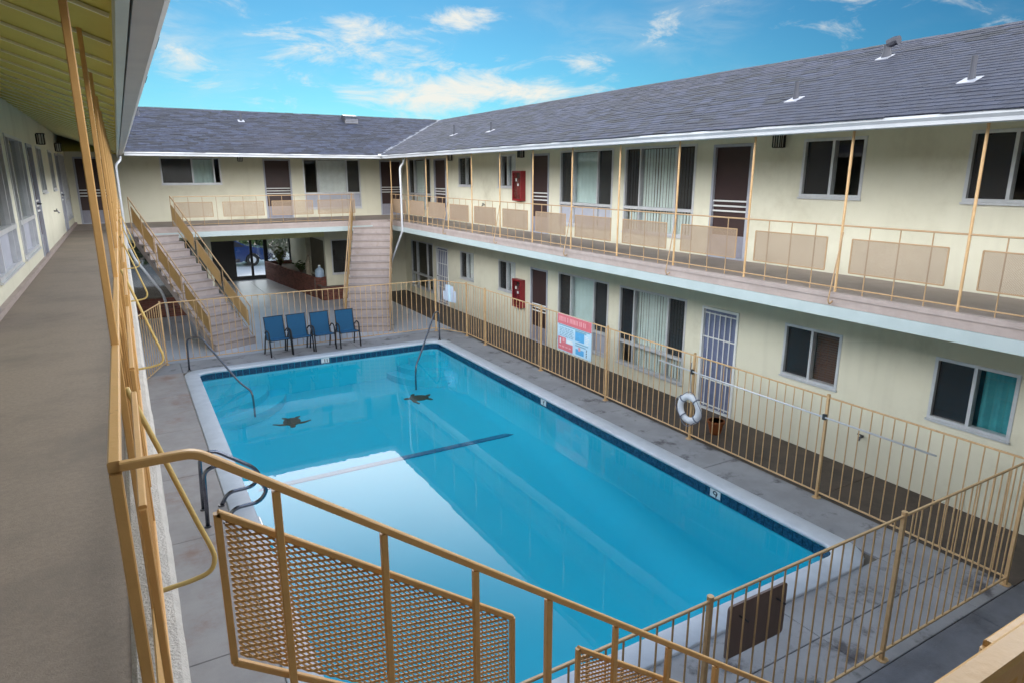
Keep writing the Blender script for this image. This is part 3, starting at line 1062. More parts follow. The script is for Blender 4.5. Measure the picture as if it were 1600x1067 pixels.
for k in range(34):
    y = .55 + k * .665
    mb = MB()
    mb.bar((XGL - .19, y, ZG - .028), (XL, y, ZG - .028 + (XGL - .19 - XL) * sl_), .022, .014, (0, 0, 1), 0)
    obj('soffit_batten', mb, 'batten', lb)
mb = MB(); mb.box(XGL - .18, XGL - .141, -1.5, YB, ZG - .12, ZG)
obj('fascia', mb, 'lavender_fascia', lb)
gutter(((XGL, -1.5), (XGL, YG - .02)), (1, 0), lb, 'gutter_dull')
mb = MB()
mb.add([(XGL, -2.5, ZG), (XGL, YG, ZG), (XRIL, YRI, ZRI), (XRIL, -2.5, ZRI), (2 * XRIL - XGL, -2.5, ZG), (2 * XRIL - XGL, YRI + 4, ZG), (XRIL, YRI + 4, ZRI)], [(0, 1, 2, 3), (3, 2, 6, 5, 4)])
lr_ = obj('roof', mb, 'roof_deck', lb)
shingles((XGL - .0, -2.5, ZG + .004), (0, 1, 0), (-1 / ul, 0, SL / ul), YRI + 2.6, 30, lambda q: -2.4 < q.y < YG + (XGL - q.x) and q.x > XRIL - .05, lr_)

# ------------------------------------------------------------------ near wing (behind the viewer) and its walkway
nb = thing('apartment_wing', 'near wing with the walkway the view is taken from', 'building', (4, -3, 0))
FN = Frame('N', -1.3)
wall(FN, XL, XW, -.02, FB, [(2, 3, 0, 2.04), (4.2, 6.2, .3, 2.05)], nb)
wall(FN, XL, XW, FB + .01, 5.7, [(2, 3, ZW, ZW + 2.04), (4.2, 6.2, ZW + .3, ZW + 2.05)], nb)
room(FN, XL, XW, 0, 2.6, 3, nb); room(FN, XL, XW, ZW, 5.5, 3, nb)
door(FN, 2, 3, ZW, nb); door(FN, 2, 3, 0, nb)
window(FN, 4.2, 6.2, ZW + .3, ZW + 2.05, nb, [(0, .25, 'screen'), (.25, .75, 'glass'), (.75, 1, 'screen')], ZW + .82, [(0, .75, ZW + .32, ZW + 2, 'sheet_pale', 'sheet')])
window(FN, 4.2, 6.2, .3, 2.05, nb, [(0, .25, 'screen'), (.25, .75, 'glass'), (.75, 1, 'screen')], .82, [(0, .75, .32, 2, 'sheet_pale', 'sheet')])
mb = MB(); mb.box(XL, XE, -1.3, .22, FB, ZW - .003)
obj('walkway_slab', mb, 'walk_floor', nb)
mb = MB()
mb.add([(XL, .35, ZG), (XG, .35, ZG), (XG, -5, ZRI + .5), (XL, -5, ZRI + .5), (XL, .35, ZG - .12), (XG, .35, ZG - .12), (XG, -5, ZRI + .38), (XL, -5, ZRI + .38)],
       [(0, 1, 2, 3), (7, 6, 5, 4), (0, 4, 5, 1), (1, 5, 6, 2), (2, 6, 7, 3), (3, 7, 4, 0)])
obj('roof', mb, 'shingle', nb)


# ------------------------------------------------------------------ downspouts
def downspout(pts, parent, r=.036):
    mb = MB()
    mb.tube(fillet(pts, .08, 4), r, 8)
    return obj('downspout', mb, 'gutter_white', parent, True)


downspout([(8.05, 20.75, 5.02), (8.02, 20.72, 4.88), (7.86, 20.62, 4.72), (7.86, 20.62, 2.72), (7.72, 21.5, 1.55), (7.62, 21.75, 1.05), (7.62, 21.75, .05)], rb)
downspout([(.13, 21.5, 5.0), (.13, 21.45, 4.9), (.0, 21.2, 4.75), (-.0, 21.0, 2.7), (.14, 21.05, 2.25), (.70, 21.0, 1.27), (.76, 21.0, 1.0), (.80, 21.0, .03)], lb)

# ================================================================== pool
pool = thing('swimming_pool', 'rectangular courtyard pool with white coping and a dark blue tile line', 'pool', (4.1, 10, 0))


def rrect(x0, x1, y0, y1, r, n=8):
    P = []
    for cx, cy, a0 in ((x1 - r, y1 - r, 0), (x0 + r, y1 - r, 90), (x0 + r, y0 + r, 180), (x1 - r, y0 + r, 270)):
        for k in range(n + 1):
            a = R(a0 + 90 * k / n)
            P.append((cx + r * math.cos(a), cy + r * math.sin(a)))
    return P


inn = rrect(PX0, PX1, PY0, PY1, .22)
outr = rrect(CX0, CX1, CY0, CY1, .42)
n = len(inn)


def ring(P, z):
    return [(x, y, z) for x, y in P]


def off(P, d):
    c = ((PX0 + PX1) / 2, (PY0 + PY1) / 2)
    return rrect(PX0 - d, PX1 + d, PY0 - d, PY1 + d, .22 + max(0, d) * .6)


mb = MB()
layers = [ring(outr, -.05), ring(outr, .015), ring(rrect(CX0 + .012, CX1 - .012, CY0 + .012, CY1 - .012, .41), .028), ring(off(inn, .02), .032), ring(off(inn, -.002), .030),
          ring(off(inn, -.018), .016), ring(off(inn, -.02), -.012), ring(off(inn, -.008), -.032), ring(inn, -.034)]
vs = [p for l in layers for p in l]
mb.add(vs, [(i * n + k, i * n + (k + 1) % n, (i + 1) * n + (k + 1) % n, (i + 1) * n + k) for i in range(len(layers) - 1) for k in range(n)])
obj('coping', mb, 'coping', pool, True)


def floor_z(y):
    # shallow far end, deep near end (as seen through the water)
    if y > 11.65:
        return -.82 - (PY1 - y) * .02
    z12 = -.82 - (PY1 - 11.65) * .02
    if y > 6.5:
        return z12 - (11.65 - y) * .15
    return z12 - (11.65 - 6.5) * .15


mb = MB()
ysec = [PY0, 4.6, 5.5, 6.5, 7.5, 8.5, 9.5, 10.5, 11.65, 12.4, 13, 14, 15, 16, PY1]
vs = []
cove = .55
for y in ysec:
    z = floor_z(y)
    cs = [(PX0, -.03), (PX0, z + cove), *[(PX0 + cove * (1 - math.cos(R(t_))), z + cove * (1 - math.sin(R(t_)))) for t_ in (20, 40, 60, 75)], (PX0 + cove, z), ((PX0 + PX1) / 2, z), (PX1 - cove, z), *[(PX1 - cove * (1 - math.cos(R(t_))), z + cove * (1 - math.sin(R(t_)))) for t_ in (75, 60, 40, 20)], (PX1, z + cove), (PX1, -.03)]
    vs += [(x, y, zz) for x, zz in cs]
m_ = 15
fs = [(i * m_ + k, i * m_ + k + 1, (i + 1) * m_ + k + 1, (i + 1) * m_ + k) for i in range(len(ysec) - 1) for k in range(m_ - 1)]
mb.add(vs, fs)
for y in (PY0, PY1):
    z = floor_z(y)
    mb.quad((PX0, y, -.03), (PX1, y, -.03), (PX1, y, z), (PX0, y, z))
    # rounded vertical corners
for cx, cy, a0 in ((PX1, PY1, 0), (PX0, PY1, 90), (PX0, PY0, 180), (PX1, PY0, 270)):
    sx, sy = (1 if cx == PX1 else -1), (1 if cy == PY1 else -1)
    px, py = cx - sx * .22, cy - sy * .22
    pts = [(px + .22 * math.cos(R(a0 + 90 * k / 6)), py + .22 * math.sin(R(a0 + 90 * k / 6))) for k in range(7)]
    for (ax, ay), (bx, by) in zip(pts[:-1], pts[1:]):
        mb.quad((ax, ay, -.03), (bx, by, -.03), (bx, by, -2), (ax, ay, -2))
obj('basin', mb, 'plaster', pool, True)

# waterline tiles, one by one
tl = MB()
tl.box(-.072, .072, -.006, .006, -.072, .072)
tme = tl.mesh('tile', 'pool_tile')
tl2 = MB()
tl2.box(-.072, .072, -.006, .006, -.072, .072)
zt = -.112
rects = []


def tile_run(a, b, fixed, axis, inward):
    n_ = int(abs(b - a) / .15)
    for i in range(n_):
        s = a + (b - a) * (i + .5) / n_
        if axis == 'y':
            obj('tile', tme, None, pool, loc=(fixed + inward * .006, s, zt), rotz=R(90))
        else:
            obj('tile', tme, None, pool, loc=(s, fixed + inward * .006, zt))


tile_run(PY0 + .22, PY1 - .22, PX1, 'y', -1)
tile_run(PX0 + .22, PX1 - .22, PY1, 'x', -1)
tile_run(PY0 + .22, PY1 - .22, PX0, 'y', 1)
for cx, cy, a0 in ((PX1 - .22, PY1 - .22, 0), (PX0 + .22, PY1 - .22, 90), (PX1 - .22, PY0 + .22, 270)):
    for k in range(3):
        a = R(a0 + 15 + 30 * k)
        obj('tile', tme, None, pool, loc=(cx + .212 * math.cos(a), cy + .212 * math.sin(a), zt), rotz=a + R(90))


def depth_marker(loc, rotz, strokes):
    mb = MB(); mb.box(-.10, .10, -.012, -.006, -.058, .058)
    o = obj('depth_marker', mb, 'tile_white', pool, loc=loc, rotz=rotz)
    return o


# markers: white plates with a dark figure
mk = depth_marker((PX1 - .004, 6.21, -.092), R(-90), None)
mb = MB()
cx0, cy0 = 0, 0
seg = 20
pts_o = []
for k in range(seg):
    a0, a1 = 2 * math.pi * k / seg, 2 * math.pi * (k + 1) / seg
    def q(a, r1, r2):
        return (PX1 - .0178, 6.21 + r1 * math.cos(a), -.078 + r2 * math.sin(a))
    mb.quad(q(a0, .046, .033), q(a1, .046, .033), q(a1, .024, .016), q(a0, .024, .016))
mb.add([(PX1 - .0178, 6.21 - .044, -.085), (PX1 - .0178, 6.21 - .024, -.085), (PX1 - .0178, 6.21 - .002, -.142), (PX1 - .0178, 6.21 - .026, -.142)], [(0, 1, 2, 3)])
obj('marker_figure', mb, 'ink_dark', mk)
mk = depth_marker((PX1 - .004, 10.92, -.092), R(-90), None)
mb = MB()
mb.box(PX1 - .019, PX1 - .0172, 10.905, 10.925, -.135, -.05)
mb.add([(PX1 - .0178, 10.86, -.05), (PX1 - .0178, 10.88, -.05), (PX1 - .0178, 10.925, -.09), (PX1 - .0178, 10.905, -.09)], [(0, 1, 2, 3)])
obj('marker_figure', mb, 'ink_dark', mk)
mk = depth_marker((4.03, PY1 - .004, -.092), 0, None)
mb = MB()
mb.box(4.01, 4.03, PY1 - .018, PY1 - .0175, -.14, -.05); mb.box(4.07, 4.09, PY1 - .018, PY1 - .0175, -.14, -.05)
obj('marker_figure', mb, 'ink_dark', mk)

# corner entry steps under water
for cx, cy, a0, fr_ in ((PX0, PY1, 270, 1.0), (PX1, PY1, 180, .78)):
    for k, (r_, z_) in enumerate(((1.9 * fr_, -.66), (1.5 * fr_, -.50), (1.1 * fr_, -.34))):
        P = [(cx, cy)] + [(cx + r_ * math.cos(R(a0 + 90 * i / 14)), cy + r_ * math.sin(R(a0 + 90 * i / 14))) for i in range(15)]
        mb = MB(); mb.prism(P, -1.2, z_)
        obj('step', mb, 'plaster', pool)
# tiled line where the floor drops
for i in range(39):
    x = PX0 + .27 + i * .143
    mb = MB(); mb.box(x + .004, x + .139, 11.48, 11.62, floor_z(11.55) - .02, floor_z(11.55) + .012)
    obj('floor_tile', mb, 'stripe_tile', pool)
mb = MB()
P = rrect(PX0 - .03, PX1 + .03, PY0 - .03, PY1 + .03, .24)
mb.prism(P, -2.2, ZWAT)
struct(obj('water', mb, 'water'))


def turtle(x, y, ang, label, s=1.0):
    """flat mosaic turtle laid in the pool floor"""
    c, sn = math.cos(R(ang)), math.sin(R(ang))

    def T(p):
        a, b = p[0] * s, p[1] * s
        return (x + a * c - b * sn, y + a * sn + b * c)

    o = thing('turtle_mosaic', label, 'mosaic', (x, y, floor_z(y)), 'turtle mosaics in the pool floor')
    z = floor_z(y)

    def prism(name, P, top):
        mb = MB()
        Q = [T(p) for p in P]
        mb.prism(Q, z - .01, z + top)
        obj(name, mb, 'turtle', o)
    prism('shell', [(.42 * math.cos(2 * math.pi * k / 16), .34 * math.sin(2 * math.pi * k / 16)) for k in range(16)], .012)
    prism('head', [(.50 + .15 * math.cos(2 * math.pi * k / 10), .11 * math.sin(2 * math.pi * k / 10)) for k in range(10)], .009)
    for m in (1, -1):
        prism('front_flipper', [(.16, .26 * m), (.34, .24 * m), (.30, .46 * m), (.10, .74 * m), (.04, .72 * m), (.14, .48 * m)][::m], .007)
        prism('rear_flipper', [(-.36, .10 * m), (-.28, .22 * m), (-.44, .36 * m), (-.56, .36 * m), (-.50, .18 * m)][::m], .007)
    return o


turtle(2.72, 14.5, 262, 'dark turtle figure on the pool floor nearer the left handrail', .56)
turtle(5.81, 14.58, 165, 'dark turtle figure on the pool floor nearer the right handrail', .58)


# ================================================================== fences
def fence(name, label, p, q, posts, top=1.52, bot=.09, step=.148, parent=None):
    p, q = Vector((*p, 0)), Vector((*q, 0))
    d = (q - p)
    L = d.length
    d.normalize()
    ang = math.atan2(d.y, d.x)
    o = parent or thing(name, label, 'fence', p, 'pool enclosure fences')
    mb = MB(); mb.bar(p + Vector((0, 0, top)), q + Vector((0, 0, top)), .025, .022)
    obj('top_rail', mb, 'tan_fence', o)
    mb = MB(); mb.bar(p + Vector((0, 0, bot)), q + Vector((0, 0, bot)), .025, .022)
    obj('bottom_rail', mb, 'tan_fence', o)
    pk = MB(); pk.bar((0, 0, bot), (0, 0, top - .011), .0135, .0135)
    pme = pk.mesh('picket', 'tan_fence')
    ps = MB(); ps.bar((0, 0, 0), (0, 0, top + .035), .038, .038, ch=.08); ps.bar((0, 0, top + .035), (0, 0, top + .045), .046, .046); ps.bar((0, 0, .0), (0, 0, .008), .11, .11)
    pome = ps.mesh('post', 'tan_fence')
    n_ = int(round(L / step))
    for i in range(1, n_):
        s = L * i / n_
        if any(abs(s - a) < .05 for a in posts):
            continue
        obj('picket', pme, None, o, loc=p + d * s, rotz=ang)
    for a in posts:
        obj('post', pome, None, o, loc=p + d * a, rotz=ang)
    return o


rf = fence('pool_fence', 'long tan picket fence between the pool deck and the right wing', (XF, YN), (XF, 16.6), [2.41, 4.93, 7.31, 9.79, 12.6, 13.73])
bf = fence('pool_fence', 'tan picket fence behind the blue chairs in front of the far stairs', (.5, YF), (7.67, YF), [0, 7.17])
fence('', '', (7.67, YF), (XF, 16.6), [], parent=bf)
fence('', '', (.0, 16.2), (.5, YF), [], parent=bf)
nf = fence('pool_fence', 'tan picket fence across the near end of the pool', (.9, YN), (XF, YN), [0, 2.43, 4.88, 7.261])

# ================================================================== walkway railings
TOPR = 3.87


def panel_frame(mb, A, B, C, D, t_):
    for a, b in ((A, B), (B, C), (C, D), (D, A)):
        mb.bar(a, b, t_, t_, (0, 0, 1), .15)
    return mb


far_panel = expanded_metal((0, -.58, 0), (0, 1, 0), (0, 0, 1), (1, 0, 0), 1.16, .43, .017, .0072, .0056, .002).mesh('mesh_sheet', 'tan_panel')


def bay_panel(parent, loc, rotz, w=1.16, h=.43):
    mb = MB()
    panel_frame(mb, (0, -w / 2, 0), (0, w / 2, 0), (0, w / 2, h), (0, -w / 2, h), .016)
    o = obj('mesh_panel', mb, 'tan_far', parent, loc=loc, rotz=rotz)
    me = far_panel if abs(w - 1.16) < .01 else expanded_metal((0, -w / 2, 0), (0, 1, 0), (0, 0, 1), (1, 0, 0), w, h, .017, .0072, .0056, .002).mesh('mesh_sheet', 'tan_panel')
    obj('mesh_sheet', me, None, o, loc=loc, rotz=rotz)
    return o


XP = 8.016
rrl = thing('walkway_railing', 'thin tan railing with mesh panels along the right upper walkway', 'railing', (XP, 11, ZW))
yk = [3.77 + 1.512 * k for k in range(-3, 13)]
mb = MB(); mb.bar((XP, yk[0], TOPR), (XP, YE, TOPR), .022, .022)
obj('top_rail', mb, 'tan_far', rrl)
mb = MB(); mb.bar((XP, yk[0], ZW + .07), (XP, YE, ZW + .07), .018, .018)
obj('bottom_rail', mb, 'tan_far', rrl)
ps = MB(); ps.bar((0, 0, ZW), (0, 0, 5.24), .029, .029)
pm = ps.mesh('post', 'tan_fence')
bs = MB(); bs.bar((0, 0, ZW + .0), (0, 0, TOPR - .01), .013, .013)
bm_ = bs.mesh('baluster', 'tan_far')
for i, y in enumerate(yk):
    obj('post', pm, None, rrl, loc=(XP, y, 0))
    if i + 1 < len(yk) or y + 1.512 < YE:
        for k in (1, 2, 3):
            obj('baluster', bm_, None, rrl, loc=(XP, y + 1.512 * k / 4, 0))
        bay_panel(rrl, (XP - .022, y + .76, ZW + .28), 0)
for y in (5.27, 8.30, 11.33, 14.35, 17.37):
    mb = MB(); mb.tube(curve([(XP - .02, y - .02, TOPR - .08), (XP - .10, y - .03, 3.42), (XP - .185, y - .04, 3.02), (XP - .20, y - .04, 2.92), (XP - .16, y - .04, 2.87), (XE - .02, y - .04, 2.90)], 5), .010, 6)
    obj('brace', mb, 'tan_far', rrl, True)

brl = thing('walkway_railing', 'thin tan railing with mesh panels along the far upper walkway between the stairs', 'railing', (4, 22, ZW))
mb = MB(); mb.bar((1.32, 22.0, 3.88), (6.72, 22.0, 3.88), .022, .022)
obj('top_rail', mb, 'tan_far', brl)
mb = MB(); mb.bar((1.32, 22.0, ZW + .07), (6.72, 22.0, ZW + .07), .018, .018)
obj('bottom_rail', mb, 'tan_far', brl)
for k in range(15):
    obj('baluster', bm_, None, brl, loc=(1.34 + 5.36 * k / 14, 22.0, 0))
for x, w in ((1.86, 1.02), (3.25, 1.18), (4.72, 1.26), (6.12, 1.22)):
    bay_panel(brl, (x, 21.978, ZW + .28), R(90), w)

# ------------------------------------------------------------------ left railing, close to the viewer
XR, ZR, YC = -.068, 4.0, 1.297
lrl = thing('walkway_railing', 'tan railing with tall posts along the left upper walkway, closest to the camera', 'railing', (XR, 11, ZW))
mb = MB(); mb.bar((XR, YC, ZR), (XR, YE, ZR), .022, .022, ch=.14)
obj('top_rail', mb, 'tan_paint', lrl)
mb = MB(); mb.bar((XR, YC, ZW + .09), (XR, YE, ZW + .09), .024, .024)
obj('bottom_rail', mb, 'tan_paint', lrl)
ps = MB(); ps.bar((0, 0, ZW), (0, 0, ZG + .06), .021, .021, ch=.12)
pm2 = ps.mesh('post', 'tan_paint')
for k in range(13):
    obj('post', pm2, None, lrl, loc=(XR, 2.27 + 1.56 * k, 0))
mb = MB(); mb.bar((XR, YC, ZW), (XR, YC, ZR - .012), .021, .021, ch=.12)
obj('post', mb, 'tan_paint', lrl)
bs = MB(); bs.bar((0, 0, ZW + .09), (0, 0, ZR - .017), .014, .014)
bm2 = bs.mesh('baluster', 'tan_paint')
sheetL = expanded_metal((0, -.60, 0), (0, 1, 0), (0, 0, 1), (1, 0, 0), 1.20, .42, .0245, .0070, .0046, .0025).mesh('mesh_sheet', 'tan_paint')
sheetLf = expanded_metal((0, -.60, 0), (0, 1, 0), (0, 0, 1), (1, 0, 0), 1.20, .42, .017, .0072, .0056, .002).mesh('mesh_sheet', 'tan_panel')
for k in range(-1, 13):
    y = 2.27 + 1.56 * k
    if k >= 0:
        for j in (1, 2, 3):
            obj('baluster', bm2, None, lrl, loc=(XR, y + 1.56 * j / 4, 0))
    w = 1.20
    cy = y + .78
    if k == -1:
        continue
    mb = MB(); panel_frame(mb, (0, -w / 2, 0), (0, w / 2, 0), (0, w / 2, .42), (0, -w / 2, .42), .015)
    o = obj('mesh_panel', mb, 'tan_paint', lrl, loc=(XR + .032, cy, 3.46))
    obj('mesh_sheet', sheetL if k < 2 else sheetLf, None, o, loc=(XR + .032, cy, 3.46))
mb = MB(); panel_frame(mb, (0, -.40, 0), (0, .40, 0), (0, .40, .42), (0, -.40, .42), .015)
o = obj('mesh_panel', mb, 'tan_paint', lrl, loc=(XR + .032, 1.76, 3.46))
mm = expanded_metal((0, -.40, 0), (0, 1, 0), (0, 0, 1), (1, 0, 0), .80, .42, .0245, .0070, .0046, .0025)
obj('mesh_sheet', mm, 'tan_paint', o, loc=(XR + .032, 1.76, 3.46))
for y in (2.27, 5.28, 8.3, 11.3, 14.3):
    z0 = 3.87
    mb = MB(); mb.tube(curve([(XR + .012, y, z0), (XR + .075, y, 3.66), (XR + .15, y, 3.40), (XR + .192, y, 3.26), (XR + .196, y, 3.21), (XR + .175, y, 3.175), (XR + .12, y, 3.16), (XR + .06, y, 3.155), (XR + .0, y, 3.15)], 6), .0085, 8)
    obj('brace', mb, 'hose_yellow', lrl, True)

# ------------------------------------------------------------------ near stair, its railing
ns = thing('staircase', 'stair going down to the right in front of the camera, mostly below the picture', 'staircase', (.1, .75, ZW))
SLN = .737
for k in range(14):
    x = .10 + k * .29
    z = ZW - (k + 1) * .2143
    mb = MB(); mb.box(x, x + .31, .30, 1.25, z - .05, z); mb.box(x, x + .03, .30, 1.25, z - .002, z + .16)
    obj('step', mb, 'step_stone', ns)
srl = thing('stair_railing', 'golden tan stair railing with mesh panels sloping down across the foreground', 'railing', (.07, YC, ZW))
x_end = 4.0
mb = MB()
rail = fillet([(XR + .008, YC, ZR), (.062, YC, ZR), (x_end, YC, ZR - (x_end - .062) * SLN)], .02, 4)
a_, c_ = .0085, .0025
prof = [(a_ - c_, -a_), (a_, -a_ + c_), (a_, a_ - c_), (a_ - c_, a_), (-a_ + c_, a_), (-a_, a_ - c_), (-a_, -a_ + c_), (-a_ + c_, -a_)]
vs = []
for i, p in enumerate(rail):
    d_ = (rail[min(i + 1, len(rail) - 1)] - rail[max(i - 1, 0)]).normalized()
    nn = Vector((-d_.z, 0, d_.x))
    vs += [p + Vector((0, 1, 0)) * x + nn * y for x, y in prof]
kk = len(rail)
mb.add(vs, [(i * 8 + j, i * 8 + (j + 1) % 8, (i + 1) * 8 + (j + 1) % 8, (i + 1) * 8 + j) for i in range(kk - 1) for j in range(8)] + [tuple(range(7, -1, -1)), tuple((kk - 1) * 8 + j for j in range(8))])
obj('hand_rail', mb, 'tan_paint', srl)
for i, x in enumerate([.20, .42, .65, .87, 1.11, 1.33, 1.56, 1.8, 2.03, 2.27, 2.5, 2.74, 3.0, 3.25, 3.5, 3.75]):
    zt_ = ZR - (x - .062) * SLN - .012
    w = .0155 if i % 3 != 0 or i == 0 else .019
    mb = MB(); mb.bar((x, YC, zt_ - .78), (x, YC, zt_), w, w, ch=.12)
    obj('baluster', mb, 'tan_paint', srl)


def skew_panel(x0, x1, zl0, zl1, zr1, y):
    """parallelogram mesh panel in the plane y; left edge zl0..zl1, right top zr1"""
    h = zl1 - zl0
    sl = (zr1 - zl1) / (x1 - x0)
    A, B, C, D = (x0, y, zl0), (x1, y, zl0 + sl * (x1 - x0)), (x1, y, zr1), (x0, y, zl1)
    mb = MB()
    for a, b in ((A, B), (B, C), (C, D), (D, A)):
        mb.bar(a, b, .0145, .0145, (0, 1, 0), .15)
    o = obj('mesh_panel', mb, 'tan_paint', srl)
    f = .012
    e = expanded_metal((x0 + f, y, zl0 + f), (1, 0, sl), (0, 0, 1), (0, 1, 0), x1 - x0 - 2 * f, h - 2 * f, .0245, .0070, .0046, .0025)
    obj('mesh_sheet', e, 'tan_paint', o)


skew_panel(.09, .775, 3.50, 3.85, 3.35, YC + .034)
skew_panel(1.0, 1.70, 2.80, 3.16, 2.64, YC + .034)

# ------------------------------------------------------------------ near walkway railing (lower right corner)
nrl = thing('walkway_railing', 'tan railing corner at the lower right edge of the picture', 'railing', (1, .262, ZW))
mb = MB(); mb.bar((.45, .262, ZR - .014), (XE, .262, ZR - .014), .030, .028, ch=.14)
obj('top_rail', mb, 'tan_paint', nrl)
mb = MB(); mb.bar((.45, .262, ZW + .09), (XE, .262, ZW + .09), .024, .024)
obj('bottom_rail', mb, 'tan_paint', nrl)
for k in range(20):
    x = .80 + .37 * k
    if x > XE:
        break
    mb = MB(); mb.bar((x, .262, ZW), (x, .262, ZR - .028), .024 if k % 4 == 0 else .014, .024 if k % 4 == 0 else .014)
    obj('baluster', mb, 'tan_paint', nrl)
for x0 in (.95, 2.5, 4.0, 5.6):
    mb = MB(); panel_frame(mb, (x0, .335, 3.46), (x0 + 1.2, .335, 3.46), (x0 + 1.2, .335, 3.88), (x0, .335, 3.88), .020)
    o = obj('mesh_panel', mb, 'tan_paint', nrl)
    obj('mesh_sheet', expanded_metal((x0, .335, 3.46), (1, 0, 0), (0, 0, 1), (0, 1, 0), 1.2, .42, .05, .026, .010, .003), 'tan_paint', o)


# ================================================================== far staircases
def far_stair(label, T, B, w, left_first):
    T, B = Vector((*T, 0)), Vector((*B, 0))
    d = B - T
    L = d.length
    d.normalize()
    l = Vector((-d.y, d.x, 0))      # to the right hand when facing down... lateral
    nst = 15
    rise, run = ZW / nst, L / (nst - 1)
    o = thing('staircase', label, 'staircase', (B.x, B.y, 0), 'stairs at the far end of the court')
    st = MB()

    def ob(mb, c, hl, hd, z0, z1):
        P = [c + l * a + d * b for a, b in ((-hl, -hd), (hl, -hd), (hl, hd), (-hl, hd))]
        mb.add([(p.x, p.y, z0) for p in P] + [(p.x, p.y, z1) for p in P], [(3, 2, 1, 0), (4, 5, 6, 7), (0, 1, 5, 4), (1, 2, 6, 5), (2, 3, 7, 6), (3, 0, 4, 7)])
    zero = Vector((0, 0, 0))
    ob(st, zero, w / 2, run / 2 + .02, -.055, 0)
    ob(st, d * (-run / 2 + .0), w / 2 - .005, .02, .001, rise - .056)
    sme = st.mesh('step', 'step_stone')
    ed = MB()
    ob(ed, d * (run / 2 + .024), w / 2 + .002, .006, -.052, -.012)
    eme = ed.mesh('nosing', 'step_edge')
    for k in range(nst - 1):
        c = T + d * (run * (k + .5))
        z = ZW - rise * (k + 1)
        s = obj('step', sme, None, o, loc=(c.x, c.y, z))
        obj('nosing', eme, None, s, loc=(c.x, c.y, z))
    fr_ = MB()
    ob(fr_, T + d * (run * (nst - 1)), w / 2 - .005, .02, -.002, rise - .056)
    obj('riser', fr_, 'step_stone', o)
    for m in (-1, 1):
        a = T + l * (m * (w / 2 - .02))
        b = B + l * (m * (w / 2 - .02))
        mb = MB(); mb.bar((a.x, a.y, ZW - .30), (b.x, b.y, -.02), .05, .16)
        obj('stringer', mb, 'step_stone', o)
        a = T + l * (m * (w / 2 + .012)); b = B - d * run * .4 + l * (m * (w / 2 + .012))
        zb = ZW * .4 / (nst - 1) + .02
        mb = MB(); mb.bar((a.x, a.y, ZW + .90), (b.x, b.y, zb + .90), .030, .030)
        obj('hand_rail', mb, 'tan_far', o)
        mb = MB(); mb.bar((a.x, a.y, ZW + .10), (b.x, b.y, zb + .10), .018, .018)
        obj('lower_rail', mb, 'tan_far', o)
        Lr = (b - a).length
        n_ = 6
        for k in range(n_ + 1):
            p = a + d * (Lr * k / n_)
            z = ZW + (zb - ZW) * k / n_
            mb = MB(); mb.bar((p.x, p.y, max(0, z - .12)), (p.x, p.y, z + .89), .024, .024)
            obj('post', mb, 'tan_far', o)
        for k in range(3):
            f0, f1 = (k + .06) / 3, (k + .92) / 3
            p = a + d * (Lr * f0) + l * (m * -.02)
            q = a + d * (Lr * f1) + l * (m * -.02)
            z0, z1 = ZW + (zb - ZW) * f0, ZW + (zb - ZW) * f1
            e1 = (Vector((q.x, q.y, z1)) - Vector((p.x, p.y, z0)))
            W_ = e1.length
            P0 = Vector((p.x, p.y, z0 + .28))
            mb = MB()
            A, Bq, C, D = P0, P0 + e1, P0 + e1 + Vector((0, 0, .42)), P0 + Vector((0, 0, .42))
            for aa, bb_ in ((A, Bq), (Bq, C), (C, D), (D, A)):
                mb.bar(aa, bb_, .016, .016, tuple(l), .1)
            pn = obj('mesh_panel', mb, 'tan_far', o)
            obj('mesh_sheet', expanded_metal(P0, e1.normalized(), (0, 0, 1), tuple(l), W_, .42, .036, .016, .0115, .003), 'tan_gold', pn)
    return o


far_stair('far stair at the left corner with golden mesh sides, rising to the left walkway', (.72, 22.0), (2.22, 18.62), 1.16, True)
far_stair('far stair beside the blue chairs, straight ahead and rising under the roof corner', (7.33, 22.0), (5.86, 18.55), 1.30, True)


# ================================================================== pool fittings
def pipe(name, label, cat, pts, r, mat, group=None, flange=None):
    o = thing(name, label, cat, pts[0], group)
    mb = MB(); mb.tube(pts, r, 10)
    obj('tube', mb, mat, o, True)
    if flange:
        for p in flange:
            mb = MB(); mb.tube([(p[0], p[1], p[2]), (p[0], p[1], p[2] + .025)], [r * 2.1, r * 1.7], 12)
            obj('flange', mb, 'steel_dark', o)
    return o


pipe('pool_handrail', 'steel handrail at the far left corner of the pool', 'handrail',
     fillet([(.92, 16.82, .0), (.94, 16.78, .80), (1.22, 16.42, .86), (1.80, 15.2, .02), (1.99, 14.83, -.12), (2.0, 14.8, -.36), (2.0, 14.8, -.7)], .14, 6), .022, 'steel', 'pool handrails', [(.92, 16.82, 0)])
pipe('pool_handrail', 'steel handrail at the far right corner of the pool', 'handrail',
     fillet([(7.24, 16.46, .03), (7.22, 16.42, .84), (6.98, 16.14, .90), (6.12, 15.22, .0), (5.98, 15.1, -.14), (5.93, 15.05, -.4), (5.93, 15.05, -.8)], .12, 6), .022, 'steel', 'pool handrails', [(7.24, 16.46, .03)])
ld = thing('pool_ladder', 'pair of looped steel grab rails at the left edge of the pool', 'ladder', (.6, 9.05, 0))
for y in (9.33, 8.80):
    pts = fillet([(.47, y, 0), (.50, y, .79), (.68, y, .85), (1.17, y, .48), (1.25, y, .34), (1.14, y, .19), (.80, y, .18), (.70, y, .0)], .11, 6)
    mb = MB(); mb.tube(pts, .027, 10)
    obj('grab_rail', mb, 'steel', ld, True)
    for x in (.47, .70):
        mb = MB(); mb.tube([(x, y, 0), (x, y, .02)], [.045, .036], 12)
        obj('flange', mb, 'steel_dark', ld)
